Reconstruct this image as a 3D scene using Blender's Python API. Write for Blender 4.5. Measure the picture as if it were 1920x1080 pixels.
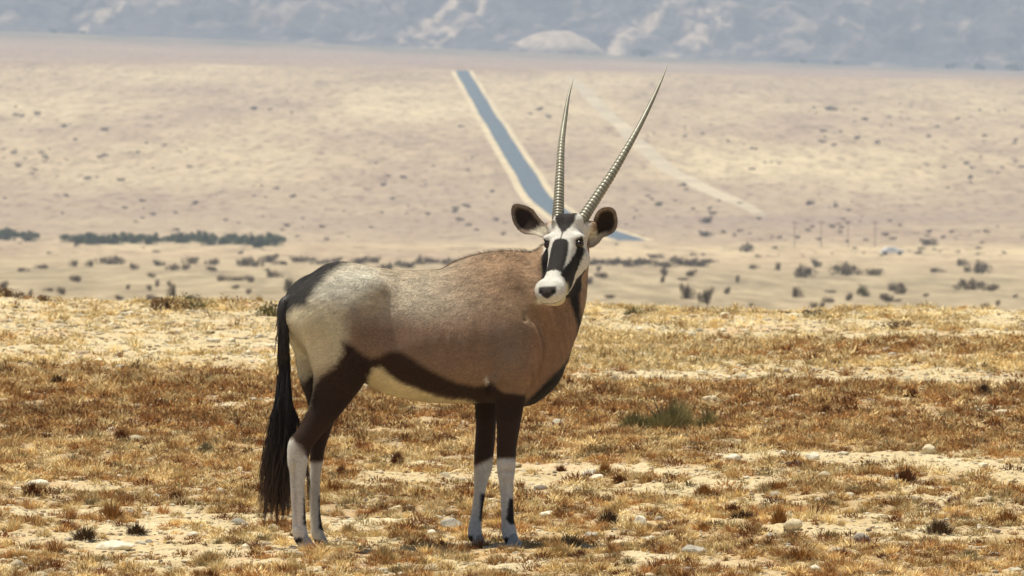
import bpy, math, random
import numpy as np
from math import radians
from mathutils import Vector

# ------------------------------------------------------------------ camera, sky, sun, exposure
F = 18731.0            # focal length in pixels of a 1920 px wide picture
HY = 94.0              # picture row of the level line of sight
CAMZ = 2.0
S40 = 40.0 / F         # metres per picture pixel at 40 m
scene = bpy.context.scene
for o in list(bpy.data.objects):
    bpy.data.objects.remove(o)
cam_d = bpy.data.cameras.new('camera'); cam = bpy.data.objects.new('camera', cam_d)
scene.collection.objects.link(cam); scene.camera = cam
cam_d.sensor_width = 36.0
cam_d.lens = F / 1920 * 36
cam_d.clip_start = 0.5; cam_d.clip_end = 60000
cam.location = (0, 0, CAMZ)
cam.rotation_euler = (radians(90) - math.atan((540 - HY) / F), 0, 0)
cam_d.dof.use_dof = True
cam_d.dof.focus_distance = 39.9
cam_d.dof.aperture_fstop = 21.0

SUN_EL, SUN_AZ = 77.0, -72.0     # azimuth from +Y (away from the camera) towards +X
w = bpy.data.worlds.new('World'); scene.world = w; w.use_nodes = True
nt = w.node_tree; nt.nodes.clear()
sky = nt.nodes.new('ShaderNodeTexSky'); sky.sky_type = 'NISHITA'; sky.sun_disc = False
sky.sun_elevation = radians(SUN_EL); sky.sun_rotation = radians(SUN_AZ)
bg = nt.nodes.new('ShaderNodeBackground'); bg.inputs['Strength'].default_value = 0.065
wo = nt.nodes.new('ShaderNodeOutputWorld')
nt.links.new(sky.outputs[0], bg.inputs[0]); nt.links.new(bg.outputs[0], wo.inputs[0])
sd = bpy.data.lights.new('sun', 'SUN'); sun = bpy.data.objects.new('sun', sd)
scene.collection.objects.link(sun)
sd.energy = 5.0; sd.angle = radians(0.53); sd.color = (1.0, 0.93, 0.76)
a_, e_ = radians(SUN_AZ), radians(SUN_EL)
sdir = Vector((math.sin(a_) * math.cos(e_), math.cos(a_) * math.cos(e_), math.sin(e_)))
sun.rotation_euler = sdir.to_track_quat('Z', 'Y').to_euler()
scene.view_settings.view_transform = 'Standard'; scene.view_settings.look = 'None'
scene.view_settings.exposure = 0.3; scene.view_settings.gamma = 1.0
scene.cycles.volume_bounces = 1

# ------------------------------------------------------------------ helpers
R = np.random.default_rng(7)
col = scene.collection

def tag(o, label=None, cat=None, group=None, kind=None):
    if label: o['label'] = label
    if cat: o['category'] = cat
    if group: o['group'] = group
    if kind: o['kind'] = kind
    return o

def empty(name, loc, rz=0.0):
    o = bpy.data.objects.new(name, None); o.empty_display_size = 0.2
    o.location = loc; o.rotation_euler = (0, 0, rz); col.objects.link(o)
    return o

def np_mesh(name, V, faces, mat=None, colors=None, parent=None, smooth=True):
    """faces: list of (n,k) integer arrays"""
    me = bpy.data.meshes.new(name)
    V = np.asarray(V, dtype=np.float32)
    me.vertices.add(len(V)); me.vertices.foreach_set('co', V.ravel())
    loops = np.concatenate([f.ravel() for f in faces]).astype(np.int32)
    tot = np.concatenate([np.full(len(f), f.shape[1], np.int32) for f in faces])
    start = np.concatenate([[0], np.cumsum(tot)[:-1]]).astype(np.int32)
    me.loops.add(len(loops)); me.loops.foreach_set('vertex_index', loops)
    me.polygons.add(len(tot)); me.polygons.foreach_set('loop_start', start)
    me.polygons.foreach_set('loop_total', tot)
    me.update(calc_edges=True)
    me.polygons.foreach_set('use_smooth', np.full(len(tot), smooth, dtype=bool))
    if colors is not None:
        at = me.color_attributes.new('Col', 'FLOAT_COLOR', 'POINT')
        c4 = np.ones((len(V), 4), np.float32); c4[:, :3] = colors
        at.data.foreach_set('color', c4.ravel())
    if mat: me.materials.append(mat)
    o = bpy.data.objects.new(name, me); col.objects.link(o)
    if parent: o.parent = parent
    return o

class Noise2:
    def __init__(s, seed, n=256):
        s.n = n; s.t = np.random.default_rng(seed).random((n, n)).astype(np.float32)
    def __call__(s, x, y):
        x = np.asarray(x, float); y = np.asarray(y, float)
        xi = np.floor(x).astype(int); yi = np.floor(y).astype(int)
        fx = x - xi; fy = y - yi
        fx = fx * fx * (3 - 2 * fx); fy = fy * fy * (3 - 2 * fy)
        n = s.n; x0 = xi % n; x1 = (xi + 1) % n; y0 = yi % n; y1 = (yi + 1) % n
        t = s.t
        return (t[x0, y0] * (1 - fx) + t[x1, y0] * fx) * (1 - fy) + (t[x0, y1] * (1 - fx) + t[x1, y1] * fx) * fy
def fbm(N, x, y, o=4, g=0.5):
    r = 0; a = 1; s = 0
    for i in range(o):
        r = r + a * N(x * 2 ** i + 17.3 * i, y * 2 ** i + 9.1 * i); s += a; a *= g
    return r / s
N1, N2, N3, N4 = Noise2(1), Noise2(2), Noise2(3), Noise2(4)

def herm(xs, ys):
    xs = np.array(xs, float); ys = np.array(ys, float)
    h = np.diff(xs); dl = np.diff(ys) / h
    m = np.zeros(len(xs)); m[0] = dl[0]; m[-1] = dl[-1]
    for i in range(1, len(xs) - 1):
        if dl[i - 1] * dl[i] > 0:
            w1 = 2 * h[i] + h[i - 1]; w2 = h[i] + 2 * h[i - 1]
            m[i] = (w1 + w2) / (w1 / dl[i - 1] + w2 / dl[i])
    def f(x):
        x = np.clip(x, xs[0], xs[-1])
        i = np.clip(np.searchsorted(xs, x, 'right') - 1, 0, len(xs) - 2)
        t = (x - xs[i]) / h[i]
        return ((2*t**3 - 3*t**2 + 1) * ys[i] + (t**3 - 2*t**2 + t) * h[i] * m[i]
                + (-2*t**3 + 3*t**2) * ys[i+1] + (t**3 - t**2) * h[i] * m[i+1])
    return f

# ------------------------------------------------------------------ materials
def mat_new(name):
    m = bpy.data.materials.new(name); m.use_nodes = True
    n = m.node_tree; n.nodes.clear()
    out = n.nodes.new('ShaderNodeOutputMaterial'); b = n.nodes.new('ShaderNodeBsdfPrincipled')
    n.links.new(b.outputs[0], out.inputs['Surface'])
    return m, n, b, out
def noise(n, scale, detail=4, rough=0.55, coord=None, vscale=None):
    t = n.nodes.new('ShaderNodeTexNoise'); t.inputs['Scale'].default_value = scale
    t.inputs['Detail'].default_value = detail; t.inputs['Roughness'].default_value = rough
    if coord is not None:
        src = coord
        if vscale is not None:
            mp = n.nodes.new('ShaderNodeMapping'); mp.inputs['Scale'].default_value = vscale
            n.links.new(coord, mp.inputs['Vector']); src = mp.outputs[0]
        n.links.new(src, t.inputs['Vector'])
    return t.outputs['Fac']
def ramp(n, fac, stops):
    r = n.nodes.new('ShaderNodeValToRGB'); el = r.color_ramp.elements
    while len(el) < len(stops): el.new(0.5)
    for e, (p, c) in zip(el, stops):
        e.position = p; e.color = (*c, 1) if len(c) == 3 else c
    n.links.new(fac, r.inputs[0]); return r.outputs[0]
def mix(n, fac, a, b, mode='MIX'):
    m = n.nodes.new('ShaderNodeMix'); m.data_type = 'RGBA'; m.blend_type = mode
    for v, i in ((fac, 0), (a, 6), (b, 7)):
        if hasattr(v, 'is_output'): n.links.new(v, m.inputs[i])
        else: m.inputs[i].default_value = v if i == 0 else (*v, 1)
    return m.outputs[2]
def math_(n, op, a, b=None, clamp=False):
    m = n.nodes.new('ShaderNodeMath'); m.operation = op; m.use_clamp = clamp
    for i, v in enumerate((a, b)):
        if v is None: continue
        if hasattr(v, 'is_output'): n.links.new(v, m.inputs[i])
        else: m.inputs[i].default_value = v
    return m.outputs[0]
def objcoord(n): return n.nodes.new('ShaderNodeTexCoord').outputs['Object']
def bump(n, b, h, strength, dist):
    u = n.nodes.new('ShaderNodeBump'); u.inputs['Strength'].default_value = strength
    u.inputs['Distance'].default_value = dist
    n.links.new(h, u.inputs['Height']); n.links.new(u.outputs[0], b.inputs['Normal'])
def attr_mat(name, rough=0.9, vary=None, transl=0.0, sheen=0.0, spec=0.2):
    m, n, b, out = mat_new(name)
    at = n.nodes.new('ShaderNodeAttribute'); at.attribute_name = 'Col'
    c = at.outputs['Color']
    if vary:
        sc, lo, hi = vary
        f = noise(n, sc, 3, .6, objcoord(n))
        c = mix(n, 1.0, c, ramp(n, f, [(.3, (lo,)*3), (.7, (hi,)*3)]), 'MULTIPLY')
    n.links.new(c, b.inputs['Base Color'])
    b.inputs['Roughness'].default_value = rough
    b.inputs['Specular IOR Level'].default_value = spec
    b.inputs['Sheen Weight'].default_value = sheen
    if sheen: b.inputs['Sheen Roughness'].default_value = .45
    if transl:
        tr = n.nodes.new('ShaderNodeBsdfTranslucent'); n.links.new(c, tr.inputs[0])
        mx = n.nodes.new('ShaderNodeMixShader'); mx.inputs[0].default_value = transl
        n.links.new(b.outputs[0], mx.inputs[1]); n.links.new(tr.outputs[0], mx.inputs[2])
        n.links.new(mx.outputs[0], out.inputs['Surface'])
    return m
def flat_mat(name, c, rough=0.8, spec=0.3, nz=None, metallic=0.0):
    m, n, b, out = mat_new(name)
    if nz:
        sc, lo, hi = nz
        n.links.new(mix(n, 1.0, c, ramp(n, noise(n, sc, 4, .6, objcoord(n)), [(.3, (lo,)*3), (.7, (hi,)*3)]), 'MULTIPLY'), b.inputs['Base Color'])
    else: b.inputs['Base Color'].default_value = (*c, 1)
    b.inputs['Roughness'].default_value = rough; b.inputs['Specular IOR Level'].default_value = spec
    b.inputs['Metallic'].default_value = metallic
    return m

# ------------------------------------------------------------------ terrain
zt = herm([0, 70, 78, 85, 100, 200, 400, 700, 1000, 1500, 2000, 2400, 2800, 3200, 3600, 4100, 4700, 5200, 5600, 6200, 7500, 9000, 12000, 20000],
          [0, 0, -.02, -.25, -1.2, -6, -12, -15.9, -21.8, -30.5, -38.1, -42.3, -43.7, -40, -33.7, -25.6, -15.8, -8, -9, -9.2, -4.6, 1.0, 11, 30])
kt = herm([0, 50, 78, 700, 1500, 2500, 4000, 5200, 9000, 20000], [0, 0, .018, .018, .008, 0, .010, .022, .042, .042])
def ground_z(x, y):
    x = np.asarray(x, float); y = np.asarray(y, float)
    lim = .09 * np.maximum(y, 1)
    xx = np.tanh(x / lim * .9) * lim / .9
    z = zt(y) - kt(y) * xx
    near = np.clip((120 - y) / 40, 0, 1)
    far = np.clip((y - 500) / 600, 0, 1)
    z = z + near * ((fbm(N1, x * .55, y * .35, 3) - .5) * .10 * np.clip((y - 41.5) / 6, .12, 1) + (fbm(N2, x * 4.5, y * 4.5, 4, .6) - .5) * .075)
    z = z + far * ((fbm(N3, x / 160, y / 260, 4) - .5) * (2.2 * np.clip(y / 3000, .2, 1.2)))
    return z

def t_at(px, py, ymin=690, ymax=8900):
    """terrain point seen at a picture row: solved on the terrain surface"""
    ys = np.exp(np.linspace(math.log(ymin), math.log(ymax), 1500)); xs = (px - 960) / F * ys
    zs = ground_z(xs, ys); rows = HY + (CAMZ - zs) / ys * F
    m = np.minimum.accumulate(rows)
    i = np.argmax(m <= py)
    return float(xs[i]), float(ys[i]), float(zs[i])

lf = np.exp(np.linspace(math.log(36.5), math.log(84), 1150))
ly = np.concatenate([np.linspace(.5, 36, 40), lf, np.exp(np.linspace(math.log(84.5), math.log(16000), 620))])
td = np.linspace(-.112, .112, 640)
tw = np.concatenate([-np.geomspace(3, .115, 40), td, np.geomspace(.115, 3, 40)])
Yg, Tg = np.meshgrid(ly, tw, indexing='ij'); Xg = Yg * Tg
Zg = ground_z(Xg, Yg)
nr, nc = Yg.shape
idx = np.arange(nr * nc).reshape(nr, nc)
quads = np.stack([idx[:-1, :-1], idx[:-1, 1:], idx[1:, 1:], idx[1:, :-1]], -1).reshape(-1, 4)

m, n, b, out = mat_new('dry_ground')
co = objcoord(n)
sep = n.nodes.new('ShaderNodeSeparateXYZ'); n.links.new(co, sep.inputs[0])
g1 = ramp(n, noise(n, 1.1, 5, .6, co), [(.3, (.52, .40, .225)), (.5, (.62, .51, .31)), (.72, (.68, .59, .40))])
g2 = ramp(n, noise(n, 38, 4, .7, co), [(.3, (.52, .46, .40)), (.48, (.92, .9, .88)), (.7, (1.12, 1.12, 1.12))])
near_c = mix(n, 1.0, g1, g2, 'MULTIPLY')
lt_ = n.nodes.new('ShaderNodeAttribute'); lt_.attribute_name = 'Col'
lsep = n.nodes.new('ShaderNodeSeparateColor'); n.links.new(lt_.outputs['Color'], lsep.inputs[0])
near_c = mix(n, math_(n, 'MULTIPLY', lsep.outputs[0], ramp(n, noise(n, 26, 4, .7, co), [(.35, (.2,)*3), (.6, (1,)*3)])), near_c, (.34, .215, .11))
near_c = mix(n, ramp(n, noise(n, .8, 4, .6, co), [(.55, (0,)*3), (.66, (.6,)*3)]), near_c, (.56, .36, .20))
f1 = ramp(n, noise(n, .010, 6, .68, co, (1, .16, 1)), [(.34, (.35, .255, .175)), (.50, (.46, .355, .225)), (.66, (.56, .45, .28))])
f2 = ramp(n, noise(n, .11, 5, .7, co, (1, .10, 1)), [(.3, (.74, .71, .70)), (.55, (1.0,)*3), (.75, (1.10, 1.08, 1.04))])
far_c = mix(n, 1.0, f1, f2, 'MULTIPLY')
# reddish-mauve stony belt near the mountain foot
mr = n.nodes.new('ShaderNodeMapRange'); mr.inputs[1].default_value = 4700; mr.inputs[2].default_value = 5600
n.links.new(sep.outputs[1], mr.inputs[0])
wob = math_(n, 'ADD', mr.outputs[0], math_(n, 'MULTIPLY', math_(n, 'SUBTRACT', noise(n, .002, 3, .5, co), .5), 1.2), True)
far_c = mix(n, math_(n, 'MULTIPLY', wob, .75), far_c, (.30, .205, .155))
mv = math_(n, 'SUBTRACT', 1.0, math_(n, 'ABSOLUTE', math_(n, 'DIVIDE', math_(n, 'SUBTRACT', sep.outputs[1], 2700), 650)), True)
far_c = mix(n, math_(n, 'MULTIPLY', mv, ramp(n, noise(n, .006, 4, .6, co, (1, .5, 1)), [(.35, (.35,)*3), (.6, (1,)*3)])), far_c, (.30, .22, .165))
sp_ = ramp(n, noise(n, .30, 5, .72, co, (1, .10, 1)), [(.36, (.50, .45, .43)), (.47, (.98,)*3), (.62, (1.1,)*3)])
far_c = mix(n, .9, far_c, mix(n, 1.0, far_c, sp_, 'MULTIPLY'))
lw = n.nodes.new('ShaderNodeMapRange'); lw.inputs[1].default_value = 1900; lw.inputs[2].default_value = 1200; n.links.new(sep.outputs[1], lw.inputs[0])
far_c = mix(n, math_(n, 'MULTIPLY', lw.outputs[0], .85), far_c, mix(n, ramp(n, noise(n, .30, 5, .68, co, (1, .035, 1)), [(.38, (0,)*3), (.62, (1,)*3)]), (.21, .165, .105), (.43, .345, .22)))
vb = n.nodes.new('ShaderNodeMapRange'); vb.inputs[1].default_value = 7300; vb.inputs[2].default_value = 8300; n.links.new(sep.outputs[1], vb.inputs[0])
far_c = mix(n, math_(n, 'MULTIPLY', vb.outputs[0], ramp(n, noise(n, .02, 4, .6, co, (1, .3, 1)), [(.38, (.15,)*3), (.6, (1,)*3)])), far_c, (.12, .12, .085))
mr2 = n.nodes.new('ShaderNodeMapRange'); mr2.inputs[1].default_value = 120; mr2.inputs[2].default_value = 500
n.links.new(sep.outputs[1], mr2.inputs[0])
n.links.new(mix(n, mr2.outputs[0], near_c, far_c), b.inputs['Base Color'])
b.inputs['Roughness'].default_value = .95; b.inputs['Specular IOR Level'].default_value = .15
bump(n, b, noise(n, 60, 4, .7, co), .6, .012)
GROUND_M = m

# ------------------------------------------------------------------ mountain slope
hx = np.concatenate([np.linspace(-5500, -1000, 90)[:-1], np.arange(-1000, 1000, 4.0), np.linspace(1000, 5500, 90)])
hy = np.concatenate([np.arange(8900, 9330, 4.0), np.geomspace(9335, 13500, 70)])
HYg, HX = np.meshgrid(hy, hx, indexing='ij')
foot = 9010 + (fbm(N4, HX / 300, HX * 0 + 3.3, 3) - .5) * 60
t = HYg - foot
base = zt(HYg) - .042 * np.tanh(HX / 810 * .9) * 810 / .9
rise = np.where(t > 0, .30 * t + .00008 * np.minimum(t, 1500) ** 2, t * .12)
rg = 1 - np.abs(2 * fbm(N1, HX / 42 + HYg / 90, HYg / 70, 4, .6) - 1) * 1.6
bl = fbm(N2, HX / 13, HYg / 16, 3, .7)
amp = np.clip(t / 60, 0, 1)
HZ = base + rise + amp * ((rg - .5) * 15 + (bl - .5) * 10) + np.clip(t / 600, 0, 1) * (fbm(N3, HX / 700, HYg / 700, 3) - .5) * 260
# low pale domes at the foot of the slope
def dome(px, wpx, h=1):
    cx = (px - 960) / F * 8990
    return np.clip(1 - ((HX - cx) / (wpx / F * 8990 / 2)) ** 2 - ((HYg - 8995) / 45) ** 2, 0, 1) ** .8
for px, wp, h in ((1045, 185, 20), (950, 120, 9)):
    dd = dome(px, wp); HZ = np.maximum(HZ, np.where(dd > 0, base + h * dd + (bl - .5) * 3, -99))
hid = np.arange(HZ.size).reshape(HZ.shape)
hq = np.stack([hid[:-1, :-1], hid[:-1, 1:], hid[1:, 1:], hid[1:, :-1]], -1).reshape(-1, 4)
pal = np.clip((fbm(N4, HX / 22 - HYg / 50, HYg / 30, 4, .6) - .60) * 9, 0, 1) * .45
pal = np.maximum(pal, np.clip(dome(1045, 185) * 4, 0, 1))
for px, wp in ((880, 44), (828, 40), (1330, 70), (232, 36), (1216, 36)):
    pal = np.maximum(pal, np.clip(1.5 - (((HX - (px - 960) / F * 9100 + (HYg - 9100) * -.35) / (wp / F * 4600)) ** 2), 0, 1) * np.clip((bl - .38) * 5, 0, 1) * np.clip((9190 - HYg) / 60, 0, 1))
dark = np.clip((fbm(N3, HX / 22, HYg / 26, 4, .65) - .53) * 8, 0, 1)
for px, wp, ya in ((1060, 90, 9110), (1700, 70, 9080), (1690, 50, 9120), (1395, 36, 9110), (190, 70, 9085)):
    dark = np.maximum(dark, np.clip(1.6 - ((HX - (px - 960) / F * 9100) / (wp / F * 4600)) ** 2 - ((HYg - ya) / 45) ** 2 + (bl - .5) * 3, 0, 1))
c0 = np.array([.115, .10, .10]); c1 = np.array([.42, .33, .25]); c2 = np.array([.055, .05, .055])
C = c0 + (c1 - c0) * pal[..., None]; C = C + (c2 - C) * (dark * (1 - pal))[..., None] * .8
C = C * (.8 + .4 * R.random(C.shape[:2] + (1,)))
hills = np_mesh('hills', np.stack([HX, HYg, HZ], -1).reshape(-1, 3), [hq], attr_mat('mountain_rock', .95, (.09, .75, 1.2)), C.reshape(-1, 3))
tag(hills, kind='structure')

# ------------------------------------------------------------------ road and dirt track
def strip(name, pts, width, mat, lift, taper=40):
    P = [t_at(px, py, ymax=5400) for px, py in pts]
    P = np.array([(p[0], p[1]) for p in P])
    s = np.concatenate([[0], np.cumsum(np.hypot(*np.diff(P, axis=0).T))])
    k = np.ones(9) / 9
    fx, fy = herm(s, P[:, 0]), herm(s, P[:, 1])
    ss = np.arange(0, s[-1], 8.0); x, y = fx(ss), fy(ss)
    for _ in range(1):
        x[4:-4] = np.convolve(x, k, 'valid'); y[4:-4] = np.convolve(y, k, 'valid')
    dx, dy = np.gradient(x), np.gradient(y); L = np.hypot(dx, dy); nx, ny = -dy / L, dx / L
    zc = ground_z(x, y)
    width = width * np.clip(.25 + np.minimum(ss, ss[-1] - ss) / taper, 0, 1)
    lift = lift * np.clip(np.minimum(ss, ss[-1] - ss) / 70, 0, 1) - .6 * np.clip(1 - np.minimum(ss, ss[-1] - ss) / 40, 0, 1)
    rows = []
    prof = [(-1, 0), (-.5, 0), (0, .02), (.5, 0), (1, 0)]
    for a, dz in prof:
        wx, wy = x + nx * a * width / 2, y + ny * a * width / 2
        rows.append(np.stack([wx, wy, np.maximum(ground_z(wx, wy), zc) + lift + dz * 6], -1))
    skirt = 1.2
    for a in (-1, 1):
        wx, wy = x + nx * a * (width / 2 + skirt), y + ny * a * (width / 2 + skirt)
        r = np.stack([wx, wy, ground_z(wx, wy) - .4], -1)
        if a < 0: rows.insert(0, r)
        else: rows.append(r)
    V = np.stack(rows, 1); nn, kk = V.shape[:2]; i = np.arange(nn * kk).reshape(nn, kk)
    q = np.stack([i[:-1, :-1], i[1:, :-1], i[1:, 1:], i[:-1, 1:]], -1).reshape(-1, 4)
    o = np_mesh(name, V.reshape(-1, 3), [q], mat, smooth=False)
    tag(o, kind='structure'); return o
road_pts = [(1196, 453), (1152, 442), (1086, 420), (1034, 390), (1002, 358), (984, 325), (960, 289), (938, 253), (912, 213), (890, 175), (868, 137), (864, 131)]
verge_m = flat_mat('pale_road_verge', (.60, .48, .30), nz=(.04, .7, 1.15))
asph = flat_mat('asphalt', (.085, .11, .13), .6, .4, nz=(.08, .85, 1.15))  # bluish base colour stands in for sky reflected off the road
strip('road_verge', road_pts, 10.6, verge_m, .2)
strip('road', road_pts, 6.0, asph, .45)
strip('dirt_track', [(1440, 408), (1395, 385), (1310, 348), (1230, 298), (1170, 240), (1120, 195), (1085, 160), (1062, 140)], 6.0,
      flat_mat('dirt_track_sand', (.525, .43, .295), nz=(.02, .65, 1.1)), .13, 350)

# ------------------------------------------------------------------ leafy things
def blades(centers, radii, heights, nb, cols, spread=1.0, wid=.003, seed=0, cvar=.3, up=.3, cush=0.5):
    """many thin triangular blades radiating from each centre. Returns V, tris, colours"""
    r = np.random.default_rng(seed)
    N = len(centers); nb = np.broadcast_to(nb, (N,)); tid = np.repeat(np.arange(N), nb); M = len(tid)
    ph = r.random(M) * 2 * np.pi; u = r.random(M)
    el = np.arcsin(np.clip(up + (1 - up) * u ** .8, 0, 1)); el = el * (1 if spread == 1 else 1 / spread)
    d = np.stack([np.cos(ph) * np.cos(el), np.sin(ph) * np.cos(el), np.sin(el)], -1)
    rad = np.asarray(radii)[tid]; hei = np.asarray(heights)[tid]
    c = np.asarray(centers)[tid]
    L = .7 + .45 * r.random(M)
    cu = (np.broadcast_to(cush, (N,))[tid])[:, None]
    tip = c + d * np.stack([rad, rad, hei], -1) * L[:, None]
    tip[:, :2] += r.normal(0, .12, (M, 2)) * rad[:, None] * (1.2 - cu * .85)
    tip = c + (tip - c) * (1 - cu * (.10 + .25 * r.random((M, 1))))
    base = c + d * np.stack([rad, rad, hei * .3], -1) * ((.2 + .45 * r.random(M))[:, None] + .15 * cu)
    base[:, 2] = c[:, 2] + (tip[:, 2] - c[:, 2]) * (.45 * r.random(M) + .35 * cu[:, 0])
    side = np.stack([-np.sin(ph + r.normal(0, .8, M)), np.cos(ph), np.zeros(M)], -1)
    ww = (np.broadcast_to(wid, (N,))[tid] * (.6 + .8 * r.random(M)))[:, None]
    V = np.stack([base - side * ww, base + side * ww, tip], 1).reshape(-1, 3)
    T = np.arange(M * 3).reshape(-1, 3)
    cc = np.asarray(cols)[tid] * (1 + cvar * (r.random((M, 1)) - .5) * 2)
    CC = np.stack([cc * .7, cc * .7, cc * 1.2], 1).reshape(-1, 3)  # tuft self-shadow put into the colour: dark bases, bright tips
    return V, T, CC

def crown(rx, rz, nleaf, leaf, colr, seed, lobes=9, stems=True):
    """bush foliage: leaf-sized faces around several lobes"""
    r = np.random.default_rng(seed)
    lc = np.stack([r.normal(0, .45, lobes) * rx, r.normal(0, .45, lobes) * rx, (.12 + .52 * r.random(lobes)) * rz], -1)
    lr = (.28 + .3 * r.random(lobes)) * min(rx, rz)
    li = r.integers(0, lobes, nleaf)
    d = r.normal(0, 1, (nleaf, 3)); d /= np.linalg.norm(d, axis=1)[:, None]
    p = lc[li] + d * (lr[li] * (.55 + .55 * r.random(nleaf)))[:, None] * np.array([1.1, 1.1, .9])
    p[:, 2] = np.maximum(p[:, 2], .01 * rz)
    a = r.normal(0, 1, (nleaf, 3)); a /= np.linalg.norm(a, axis=1)[:, None]
    bb = np.cross(a, d); bb /= np.linalg.norm(bb, axis=1)[:, None] + 1e-6
    s = leaf * (.6 + .8 * r.random(nleaf))[:, None]
    V = np.stack([p - a * s, p + bb * s * .7, p + a * s, p - bb * s * .7], 1).reshape(-1, 3)
    Q = np.arange(nleaf * 4).reshape(-1, 4)
    lt = (.65 + .7 * r.random(lobes))[li]
    C = np.repeat(np.array(colr) * (lt * (.75 + .5 * r.random(nleaf)))[:, None], 4, axis=0)
    return V, Q, C
leaf_m = attr_mat('leaf', .85, transl=.15)
twig_m = flat_mat('woody_stem', (.16, .11, .07), .9, .1)

def stems_mesh(rx, rz, k, seed):
    r = np.random.default_rng(seed); V = []; Fq = []
    for i in range(k):
        ph = r.random() * 6.28; tip = np.array([math.cos(ph) * rx * .6 * r.random(), math.sin(ph) * rx * .6 * r.random(), rz * (.5 + .4 * r.random())])
        w0 = .035 * rz; b0 = len(V)
        for cpt, wd in ((np.array([0, 0, -.05 * rz]), w0), (tip * [.4, .4, .55], w0 * .7), (tip, w0 * .25)):
            for j in range(4):
                V.append(cpt + np.array([math.cos(j * 1.57), math.sin(j * 1.57), 0]) * wd)
        for s_ in range(2):
            for j in range(4):
                Fq.append((b0 + s_*4 + j, b0 + s_*4 + (j+1) % 4, b0 + s_*4 + 4 + (j+1) % 4, b0 + s_*4 + 4 + j))
    return np.array(V), np.array(Fq)
protos = {}
def bush_proto(kind, colr, aspect, nleaf, leaf):
    if kind in protos: return protos[kind]
    V, Q, C = crown(.5, aspect, nleaf, leaf, colr, len(protos) + 50)
    o = np_mesh('foliage', V, [Q], leaf_m, C); me1 = o.data; bpy.data.objects.remove(o)
    V, Q = stems_mesh(.5, aspect, 6, len(protos) + 5)
    o = np_mesh('stem', V, [Q], twig_m); me2 = o.data; bpy.data.objects.remove(o)
    protos[kind] = (me1, me2, aspect); return protos[kind]
def put_bush(kind, x, y, z, wdt, hgt, label, group, name='desert_shrub', cat='shrub', parts=True):
    me1, me2, asp = protos[kind]
    if parts:
        e = empty(name, (x, y, z), R.random() * 6.28)
        f = bpy.data.objects.new('foliage', me1); col.objects.link(f); f.parent = e
        s = bpy.data.objects.new('stem', me2); col.objects.link(s); s.parent = e
    else:
        e = bpy.data.objects.new(name, me1); col.objects.link(e); e.location = (x, y, z - .02); e.rotation_euler = (0, 0, R.random() * 6.28)
    e.scale = (wdt, wdt, hgt / asp)
    tag(e, label, cat, group); return e
bush_proto('grey', (.21, .165, .105), .6, 900, .035)
bush_proto('brown', (.17, .10, .045), .6, 1100, .03)
bush_proto('scrub', (.24, .185, .13), .6, 700, .04)
bush_proto('olive', (.14, .125, .04), .6, 1100, .03)
bush_proto('green', (.11, .125, .065), .55, 1300, .035)
bush_proto('dark', (.145, .11, .07), .6, 700, .04)

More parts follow.
